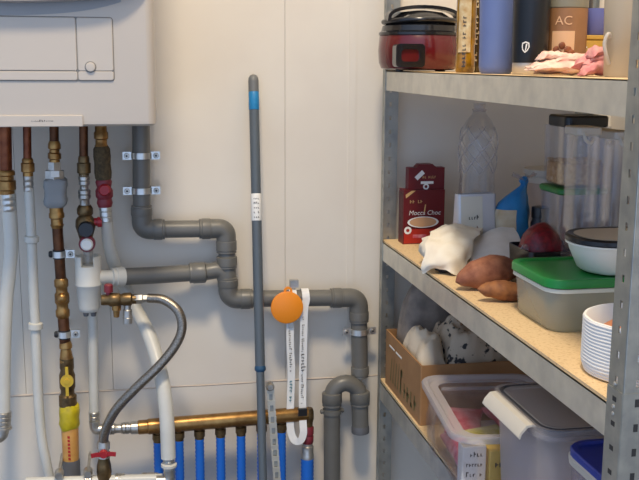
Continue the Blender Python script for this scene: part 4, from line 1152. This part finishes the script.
# --- tall canisters
Yk = 1.5
for i, (xa, xb, yt, lab, Yk) in enumerate(((573, 596.5, 127, 'widest tall clear canister with white lid, leftmost of three', 1.5), (595.5, 612.5, 129.5, 'slim tall clear canister with white lid, middle of three', 1.56), (609.5, 630, 131.5, 'tall clear canister with white lid, nearest the upright', 1.5))):
    a, b = at(xa, 200, Yk-.02).x, at(xb, 200, Yk-.02).x; w = b-a
    c0 = Vector(((a+b)/2, Yk, ZM)); k = rpx(1, c0); hh = zof((xa+xb)/2, yt, Yk-.02)-ZM
    t = thing('tall_canister', lab, 'canister', c0, 'tall clear canisters')
    part('body', tray(MB(), c0.x, c0.y, ZM, ZM+hh-.01, w*.93, .05, w*.97, .052, .008), 'clear_tall', t)
    part('lid', rbox(MB(), (c0.x, c0.y, ZM+hh-.014), (w*1.06, .057, .014), .008, .002), 'lid_white', t)
    cl_ = MB().ribbon(spline([(c0.x-w*.3, c0.y-.029, ZM+hh-.008), (c0.x-w*.25, c0.y-.032, ZM+hh-.02), (c0.x-w*.05, c0.y-.0325, ZM+hh-.026), (c0.x+w*.1, c0.y-.032, ZM+hh-.018)], 4), .005, .002, (0, 0, 1))
    part('clip', cl_, 'lid_white', t)

# --- black tray with red net of onions
Yn_ = 1.585
c0 = Vector((at(546, 262, Yn_).x, Yn_, ZM)); k = rpx(1, c0); zt_ = zof(545, 252, Yn_-.05)-ZM
t = thing('black_tray', 'low black tray behind the green lid, under the red net', 'tray', c0)
part('tray', tray(MB(), c0.x, c0.y, ZM, ZM+zt_, k*56, .095, k*60, .105, .012, .003), 'black_plastic', t)
cn = Vector((at(541, 240, Yn_).x, Yn_, ZM+.004))
t = thing('red_net_bag', 'round dark red net bag lying in the black tray', 'bag', cn)
zn = zof(541, 223, Yn_)-cn.z
part('net', MB().blob((cn.x, cn.y, cn.z+zn*.5), (k*22, .042, zn*.5), .05, 2.5, 3), 'net_red', t)
part('net_tail', MB().blob((cn.x-k*17, cn.y-.012, cn.z+zn*.62), (k*7, .01, k*4.5), .35, 4, 5), 'lid_frost', t, 'pale clipped end')

# --- white bread bag and greaseproof bag
cb = Vector((at(447, 262, 1.74).x, 1.74, ZM)); k = rpx(1, cb)
t = thing('paper_bag', 'crumpled white paper bag drooping over the shelf edge', 'bag', cb)
def drape(pts, seed, amp=.004, fr=26, nu=30, nv=22, th=.0014):
    """bilinear patch through a 3x3 or larger grid of points, wrinkled"""
    G = [[Vector(q) for q in row] for row in pts]
    rows = [spline(r_, 6) for r_ in G]; m = len(rows[0])
    cols = [spline([rows[i][j] for i in range(len(rows))], 6) for j in range(m)]
    def fn(u, v):
        j = min(m-1, int(round(u*(m-1)))); cc = cols[j]; i = min(len(cc)-1, int(round(v*(len(cc)-1))))
        q = cc[i]; return q+Vector((noise.noise(q*fr+Vector((seed, 0, 0))), noise.noise(q*fr+Vector((0, seed, 9))), noise.noise(q*fr+Vector((4, 0, seed)))))*amp
    return MB().sheet(fn, m-1, len(cols[0])-1, th)
g3 = lambda rows: [[at(a, b, Y) for a, b, Y in r_] for r_ in rows]
mb = drape(g3([[(431, 231, 1.86), (450, 223, 1.87), (470, 225, 1.87), (484, 229, 1.86)],
               [(430, 234, 1.80), (452, 229, 1.80), (470, 231, 1.80), (480, 233, 1.80)],
               [(425, 249, 1.745), (446, 245, 1.73), (464, 244, 1.74), (474, 242, 1.76)],
               [(421.5, 266, 1.735), (437, 262, 1.71), (456, 260, 1.71), (469, 258, 1.74)],
               [(422, 273, 1.735), (438, 268, 1.715), (455, 274, 1.70), (463, 276, 1.71)]]), 2, .0075, 40)
part('paper', mb, 'bag_white', t)
lo = MB().blob((cb.x+.012, cb.y+.05, ZM+.034), (.05, .06, .032), .2, 3, 4)
part('filling', lo, 'bag_white', t)
part('mouth_shade', MB().blob((at(443, 270, 1.735).x, 1.735, ZM+.012), (.018, .02, .0115), .2, 3, 7), 'dark_cloth', t, 'dark lump painted as shade in the bag mouth')  # solid dark lump stands in for the shade inside the bag
cg = Vector((at(498, 262, 1.78).x, 1.78, ZM))
t = thing('greaseproof_bag', 'flat grey-white greaseproof bag leaning behind the sweet potatoes', 'bag', cg)
mb = drape(g3([[(474, 238, 1.84), (494, 228, 1.84), (513, 224.5, 1.84)],
               [(472, 248, 1.78), (496, 242, 1.775), (521, 241, 1.78)],
               [(470, 268, 1.74), (497, 262, 1.71), (528, 254, 1.73)]]), 6, .003, 30)
part('paper', mb, 'bag_grey', t)
part('filling', MB().blob((cg.x, cg.y+.045, ZM+.022), (.05, .045, .021), .15, 3, 8), 'bag_grey', t)

# --- sweet potatoes
def potato(name, label, a, b, Ya, Yb, rp, m, seed):
    A, B_ = at(a[0], a[1], Ya), at(b[0], b[1], Yb); n = 18
    c = A.lerp(B_, .5); k = rpx(1, c); L = []
    pts = [A.lerp(B_, i/n)+Vector((0, 0, .25*k*rp*math.sin(PI*i/n))) for i in range(n+1)]
    rs = [max(.0015, k*rp*(math.sin(PI*min(1, max(0, i/n)))**.6)*(1+.12*noise.noise(Vector((i*.5, seed, 0))))) for i in range(n+1)]
    mb = MB().tube(pts, rs, 20)
    mb.v = [q+Vector((noise.noise(q*40), noise.noise(q*40+Vector((5, 0, 0))), noise.noise(q*40+Vector((0, 7, 0)))))*.0025 for q in mb.v]
    zmin = min(q.z for q in mb.v)
    return mb, zmin
mb, zm_ = potato('', '', (456, 280), (522, 268), 1.585, 1.60, 16.5, 'potato_brown', 1)
for q in mb.v: q.z += (ZM+.0005-zm_)
single('sweet_potato', mb, 'potato_brown', 'large red-brown sweet potato in front of the greaseproof bag', 'sweet potato', 'sweet potatoes')
mb, zm_ = potato('', '', (477, 287), (531, 293), 1.50, 1.49, 10, 'potato_orange', 2)
for q in mb.v: q.z += (ZM+.0005-zm_)
single('sweet_potato', mb, 'potato_orange', 'smaller orange sweet potato touching the green-lidded box', 'sweet potato', 'sweet potatoes')

# --- green lidded box
gx0, gx1, gy0, gy1 = .598, .764, 1.286, 1.452
c0 = Vector(((gx0+gx1)/2, (gy0+gy1)/2, ZM)); zl_ = 1.2275
t = thing('lunch_box', 'frosted food box with bright green lid beside the sweet potatoes', 'box', c0)
part('box', tray(MB(), c0.x, c0.y, ZM, zl_, gx1-gx0-.014, gy1-gy0-.014, gx1-gx0-.004, gy1-gy0-.004, .03, .002, e=.006), 'frosted_box', t)
part('rim', MB().loft([rr(c0.x, c0.y, gx1-gx0+.002, gy1-gy0+.002, .03, z) for z in (zl_-.012, zl_-.006)]+[rr(c0.x, c0.y, gx1-gx0-.006, gy1-gy0-.006, .028, z) for z in (zl_-.006, zl_-.012)], closed=True), 'frost_solid', t)
ld = MB(); W_, D_ = gx1-gx0+.006, gy1-gy0+.006
ld.loft([rr(c0.x, c0.y, W_, D_, .03, zl_-.004), rr(c0.x, c0.y, W_, D_, .03, zl_+.006), rr(c0.x, c0.y, W_-.004, D_-.004, .028, zl_+.009), rr(c0.x, c0.y, W_-.018, D_-.018, .024, zl_+.009), rr(c0.x, c0.y, W_-.022, D_-.022, .023, zl_+.006), rr(c0.x, c0.y, .03, .03, .01, zl_+.006)])
part('lid', ld, 'lid_green', t)
# --- white bowl with black lid on top
Yw = 1.345
c0 = Vector((.738, Yw, zl_+.0095)); 
t = thing('lidded_bowl', 'white bowl with black lid resting on the green lid', 'bowl', c0)
hb = .042
def oval(s_, z, w=.166, d=.12): return rr(c0.x, c0.y, w*s_, d*s_, .055*s_, z, 7)
part('bowl', MB().loft([oval(.74, c0.z), oval(.8, c0.z+.004), oval(.95, c0.z+hb*.75), oval(.98, c0.z+hb), oval(1.03, c0.z+hb), oval(1.03, c0.z+hb+.003), oval(.95, c0.z+hb+.003), oval(.78, c0.z+.007)]), 'bowl_white', t)
part('lid', MB().loft([oval(1.0, c0.z+hb+.003), oval(1.04, c0.z+hb+.005), oval(1.04, c0.z+hb+.011), oval(1.0, c0.z+hb+.014), oval(.9, c0.z+hb+.012), oval(.2, c0.z+hb+.012)]), 'black_plastic', t, 'black lid')
part('lid_band', MB().loft([oval(.88, c0.z+hb+.0125), oval(.88, c0.z+hb+.0135), oval(.2, c0.z+hb+.0135)]), 'beige_ceramic', t, 'pale centre of the lid')

# --- white ribbed basket with a peach-coloured fruit inside
pc = Vector((.6425, 1.104, ZM)); hs = .076; rb = .075
t = thing('basket', 'white ribbed round basket beside the near upright', 'basket', pc)
NR = 16; prof = [(0, rb*.8), (.01, rb*.88)]
for i in range(NR):
    a = .03+.95*i/NR; d = .95/NR
    rw = rb*(.93+.07*min(1, (i+1)/3.5))
    prof += [(a, rw*.982), (a+d*.25, rw), (a+d*.7, rw), (a+d*.95, rw*.982)]
prof += [(.985, rb*.985), (1, rb*.96), (.985, rb*.93), (.1, rb*.86), (.06, rb*.7)]
mb = MB().lathe(pc, up(pc, hs), prof, 64)
mb.v = [q+Vector((0, 0, .0009*noise.noise(q*45)*(q.z-pc.z > .006))) for q in mb.v]
part('basket', mb, 'foam_white', t, ang=70)
fc = pc+Vector((-.012, .018, .0085+.03))
single('fruit', MB().blob(fc, (.036, .036, .031), .08, 2, 3), 'peach', 'round peach-coloured fruit lying inside the white ribbed basket', 'fruit')

# ================================================================== LOWER SHELF
def rotz(mb, c, deg):
    m = Matrix.Translation(c) @ Matrix.Rotation(math.radians(deg), 4, 'Z') @ Matrix.Translation(-Vector(c)); return mb.xf(m)
# --- cardboard box
bx0, bx1, by0, by1 = .558, .80, 1.787, 2.065
bh = .128; c0 = Vector(((bx0+bx1)/2, (by0+by1)/2, ZL)); TW = .0035
t = thing('cardboard_box', 'open brown cardboard box stuffed with newspaper on the lower shelf', 'box', c0)
part('carton', tray(MB(), c0.x, c0.y, ZL, ZL+bh, bx1-bx0, by1-by0, bx1-bx0, by1-by0, .003, TW, 0, .001), 'cardboard', t, smooth=False)
S_ = lambda y, z: Vector((bx0-.0006, y, z))
sg = lambda x, y: S_(1.97-x, ZL+.03+y)
mb = scribble(MB(), lambda x, y: S_(1.875-x, ZL+.018+y), .13, .055, 5, 81)
part('print', mb, 'print_brown', t, smooth=False)
mb = MB()
for k_ in range(5): mb.add([S_(2.02-.02*k_, ZL+.02), S_(2.014-.02*k_, ZL+.02), S_(2.004-.02*k_, ZL+.075+.01*(k_ % 2)), S_(2.008-.02*k_, ZL+.078)], [(0, 1, 2, 3)])
part('leaf_print', mb, 'print_brown', t, smooth=False)
mb = MB(); 
for a, b in ((2.03, 1.99), (1.975, 1.93)): mb.box((bx0-.0003, (a+b)/2, ZL+bh*.78), (.0006, a-b, .004))
part('tape_scuff', mb, 'paper_white', t, smooth=False)
def wad(c, w, d, hh, seed, nu=40, nv=32, fr=17, amp=.45):
    def fn(u, v):
        x, y = (u-.5)*w, (v-.5)*d
        e = (max(0, 1-(2*abs(u-.5))**4)*max(0, 1-(2*abs(v-.5))**4))**.6
        n_ = abs(noise.noise(Vector((x*fr, y*fr, seed))))+.5*abs(noise.noise(Vector((x*fr*2.2, y*fr*2.2, seed+4))))
        return Vector((c[0]+x+.01*noise.noise(Vector((y*25, x*9, seed))), c[1]+y+.01*noise.noise(Vector((x*25, seed, 3))), c[2]+hh*e*(1-amp*n_)))
    return MB().sheet(fn, nu, nv, .0012)
nc = Vector((.70, 1.895, ZL+bh-.04))
single('newspaper_wad', wad(nc, .145, .175, .125, 3, fr=17, amp=.5), 'newsprint', 'crumpled newspaper with black print in the cardboard box', 'newspaper', loc=nc)
nc2 = Vector((.597, 1.887, ZL+bh-.035))
single('packing_paper', wad(nc2, .064, .16, .085, 8, 26, 22), 'newsprint_plain', 'plain beige crumpled paper at the front corner of the cardboard box', 'paper', loc=nc2)
nc3 = Vector((.665, 2.01, ZL+bh-.05))
single('paper_sack', wad(nc3, .18, .09, .2, 12), 'taupe_paper', 'grey-brown crumpled sack behind the newspaper in the cardboard box', 'sack', loc=nc3)
nc4 = Vector((.779, 1.89, ZL+bh-.05))
single('dark_cloth', wad(nc4, .032, .17, .11, 15, 24, 22), 'dark_cloth', 'dark cloth bundle right of the newspaper in the cardboard box', 'cloth', loc=nc4)

# --- clear tub with packets
A_, B_, C_ = Vector((.543, 1.751, 0)), Vector((.506, 1.428, 0)), Vector((.625, 1.437, 0))
rot = math.degrees(math.atan2(-(A_.x-B_.x), A_.y-B_.y)); Ltub = (A_-B_).length; Wt = .225
ax_, ay_ = Vector((math.cos(math.radians(rot)), math.sin(math.radians(rot)), 0)), Vector((-math.sin(math.radians(rot)), math.cos(math.radians(rot)), 0))
c0 = B_+ax_*(Wt/2)+ay_*(Ltub/2); c0.z = ZL; zr = .941-ZL
t = thing('storage_tub', 'clear plastic storage tub of packets overhanging the lower shelf', 'tub', c0, None, math.radians(rot))
part('tub', tray(MB(), 0, 0, 0, zr-.006, Wt-.035, Ltub-.045, Wt-.012, Ltub-.012, .035, .0022, .004, .008), 'tub_clear', t, local=True)
ld = MB()
lo_ = lambda s_, z: rr(0, 0, Wt-s_, Ltub-s_, .04-s_*.2, z)
ld.loft([lo_(-.002, zr-.012), lo_(-.004, zr-.004), lo_(0, zr), lo_(.016, zr), lo_(.026, zr-.006), lo_(.055, zr-.006), lo_(.055, zr-.008), lo_(.03, zr-.009), lo_(.02, zr-.003), lo_(.004, zr-.004)], False, False)
lid_ = part('lid', ld, 'milky_glint', t, 'lid rim with its highlight painted milky', local=True)  # clear rim made milky, its highlight put into the colour
part('lid_window', MB().box((0, 0, zr-.008), (Wt-.055, Ltub-.055, .0015)), 'tub_clear', lid_, local=True)
part('lid_rib', MB().tube([(-Wt/2+.03, Ltub*.27, zr-.003), (Wt/2-.03, Ltub*.27, zr-.003)], .004, 8), 'lid_frost', lid_, local=True)
hk = MB()
L = []
for z, o_ in ((zr-.008, .004), (zr-.03, .010), (zr-.085, .006), (zr-.092, .0)):
    L.append([Vector((-Wt/2-o_, y_, z)) for y_ in (-.03, .03)]+[Vector((-Wt/2-o_+.004, y_, z)) for y_ in (.03, -.03)])
hk.loft(L)
part('side_clip', hk, 'tub_clear', t, 'clear hanging side clip', local=True)
def in_tub(x, y, z): return c0+ax_*x+ay_*y+Vector((0, 0, z))
def packet(name, m, label, cat, x, y, z, w, d, hh, rz=0, tx=0, ty=0, group=None, box=False):
    mb = MB()
    if box: rbox(mb, (0, 0, 0), (w, d, hh), .002, .001)
    else:
        L = []
        for i in range(9):
            u = i/8; s_ = max(.06, math.sin(PI*min(max(u, .03), .97))**.55)
            L.append([Vector((q.x, -d/2+d*u, hh/2+q.y)) for q in rr(0, 0, w*(.94+.06*math.cos(6*u)), hh*s_, hh*s_*.5, 0, 3)])
        mb.loft(L)
        mb.v = [q+Vector((0, 0, .003*noise.noise(q*50+Vector((w*99, x*9, 0))))) for q in mb.v]
    p = in_tub(x, y, z)
    m4 = Matrix.Translation(p) @ Matrix.Rotation(math.radians(rot+rz), 4, 'Z') @ Matrix.Rotation(math.radians(tx), 4, 'X') @ Matrix.Rotation(math.radians(ty), 4, 'Y')
    mb.xf(m4); return single(name, mb, m, label, cat, group)
N0 = -Ltub/2
o = packet('white_carton', 'pack_white', 'white carton upright at the near end of the clear tub', 'carton', -.070, N0+.046, .004, .042, .028, .088, 4, box=True)
o2 = packet('ochre_carton', 'pack_ochre', 'ochre yellow carton beside the white one in the clear tub', 'carton', -.024, N0+.046, .004, .040, .028, .080, 4, box=True)
R3 = Matrix.Rotation(math.radians(rot+4), 3, 'Z')
for hz, n_, sd in ((.070, 5, 91), (.052, 6, 92), (.034, 5, 93)):
    mb = scribble(MB(), lambda x, y: in_tub(-.070, N0+.046, .004)+R3 @ Vector((x, -.0146, hz+y)), .03, .009, n_, sd)
    pr_ = mesh('lettering', mb, 'print_dark', Vector(o.location), False); pr_.parent = o
mb = scribble(MB(), lambda x, y: in_tub(-.024, N0+.046, .004)+R3 @ Vector((x, -.0146, .05+y)), .022, .014, 3, 94)
pr_ = mesh('lettering', mb, 'print_dark', Vector(o2.location), False); pr_.parent = o2
packet('foil_packet', 'pack_yellow', 'shiny yellow-green foil packet on top inside the clear tub', 'packet', -.02, N0+.115, .060, .085, .085, .016, 20, 10)
packet('pink_packet', 'pack_pink', 'pink patterned packet in the middle of the clear tub', 'packet', -.045, N0+.215, .058, .07, .10, .018, -15, 6, group='packets in the clear tub')
packet('pink_packet', 'pack_pink', 'pink patterned packet at the right back of the clear tub', 'packet', .045, N0+.24, .054, .07, .09, .02, 12, 4, group='packets in the clear tub')
packet('rose_packet', 'pack_rose', 'rosy packet lying along the left side of the clear tub', 'packet', -.06, N0+.16, .012, .05, .14, .04, 2, group='packets in the clear tub')
packet('white_packet', 'pack_white', 'white flat packet at the far end of the clear tub', 'packet', .0, N0+.255, .012, .12, .07, .035, 2, group='packets in the clear tub')
packet('dark_packet', 'carton_dark', 'dark packet low in the middle of the clear tub', 'packet', .025, N0+.14, .012, .08, .12, .035, 2, group='packets in the clear tub')

# --- tall bin with grey lid
gx0, gx1, gy0, gy1, gz = .556, .80, 1.20, 1.415, 1.036
c0 = Vector(((gx0+gx1)/2, (gy0+gy1)/2, ZL)); W_, D_ = gx1-gx0, gy1-gy0
t = thing('storage_bin', 'tall cloudy bin with grey lid and white side clip', 'bin', c0)
part('bin', tray(MB(), c0.x, c0.y, ZL, gz-.012, W_-.035, D_-.03, W_-.014, D_-.014, .03, .0022), 'frosted_grey', t)
q_ = lambda s_, z: rr(c0.x, c0.y, W_-s_, D_-s_, max(.008, .036-s_*.4), z)
ld = part('lid', MB().loft([q_(0, gz-.016), q_(-.002, gz-.006), q_(.002, gz), q_(.014, gz), q_(.016, gz-.004), q_(.016, gz-.008), q_(.004, gz-.012)], closed=True), 'lid_frost', t)
part('gasket', MB().loft([q_(.0158, gz-.0005), q_(.026, gz-.0005), q_(.026, gz-.004), q_(.0158, gz-.004)], closed=True), 'grey_gasket', ld, 'dark grey gasket line')
part('lid_top', MB().loft([q_(.026, gz-.003), q_(.03, gz-.0005), q_(.044, gz-.001), q_(.05, gz-.004), q_(.12, gz-.004)]), 'lid_clear_grey', ld, 'smoky grey lid top')
L = []
for xo, z in ((gx0+.004, gz-.001), (gx0-.008, gz-.002), (gx0-.017, gz-.012), (gx0-.020, gz-.020)):
    L.append([Vector((xo, y_, z)) for y_ in (gy0+.036, gy1-.03)]+[Vector((xo+.002, y_, z-.003)) for y_ in (gy1-.03, gy0+.036)])
part('side_clip', MB().loft(L), 'lid_white', t, 'white fold-down clip')
part('contents', rbox(MB(), (c0.x, c0.y, ZL+.006), (W_-.05, D_-.046, .165), .02, .008), 'crystal_grey', t, kind='stuff')

# --- box with blue lid
gx0, gx1, gy0, gy1, gz = .577, .78, 1.03, 1.184, 1.03
c0 = Vector(((gx0+gx1)/2, (gy0+gy1)/2, ZL)); W_, D_ = gx1-gx0, gy1-gy0
t = thing('food_box', 'clear box with dark blue lid on the lower shelf by the near upright', 'box', c0)
part('box', tray(MB(), c0.x, c0.y, ZL, gz-.012, W_-.03, D_-.025, W_-.01, D_-.01, .022, .002), 'tub_clear', t)
part('rim', MB().loft([q_(0, gz-.022), q_(-.003, gz-.012), q_(.003, gz-.010), q_(.006, gz-.022)], closed=True), 'lid_white', t, 'white clear rim')
part('lid', MB().loft([q_(.002, gz-.011), q_(.001, gz-.002), q_(.005, gz), q_(.018, gz), q_(.022, gz-.004), q_(.08, gz-.004)]), 'lid_blue', t, 'dark blue lid')

# ================================================================== LIGHT
def area(name, loc, target, size, power, col, shape='DISK', sy=None):
    l = bpy.data.lights.new(name, 'AREA'); l.shape = shape; l.size = size; l.energy = power; l.color = col
    if sy: l.size_y = sy
    o = bpy.data.objects.new(name, l); COL.objects.link(o); o.location = loc
    o.rotation_euler = (Vector(target)-Vector(loc)).to_track_quat('-Z', 'Y').to_euler(); return o
area('ceiling_lamp', (-.12, .05, 4.55), (.2, 1.7, .8), .6, 130, (1, .84, .62))
wd_ = bpy.data.worlds.new('world'); SC.world = wd_; wd_.use_nodes = True
bg = wd_.node_tree.nodes['Background']; bg.inputs['Color'].default_value = (.62, .82, 1.2, 1); bg.inputs['Strength'].default_value = .9
wt = wd_.node_tree
tc = nd(wt, 'ShaderNodeTexCoord'); sp = nd(wt, 'ShaderNodeSeparateXYZ')
wt.links.new(tc.outputs['Generated'], sp.inputs[0])
mr = nd(wt, 'ShaderNodeMapRange'); mr.inputs['From Min'].default_value = -1; mr.inputs['From Max'].default_value = .6
mr.inputs['To Min'].default_value = 1.12; mr.inputs['To Max'].default_value = .06
wt.links.new(sp.outputs['Y'], mr.inputs['Value']); wt.links.new(mr.outputs['Result'], bg.inputs['Strength'])
SC.view_settings.view_transform = 'Standard'; SC.view_settings.look = 'None'
SC.view_settings.exposure = 0; SC.view_settings.gamma = 1
SC.view_settings.use_curve_mapping = False
SC.cycles.use_denoising = True
SC.cycles.transparent_max_bounces = 24
SC.cycles.max_bounces = 8
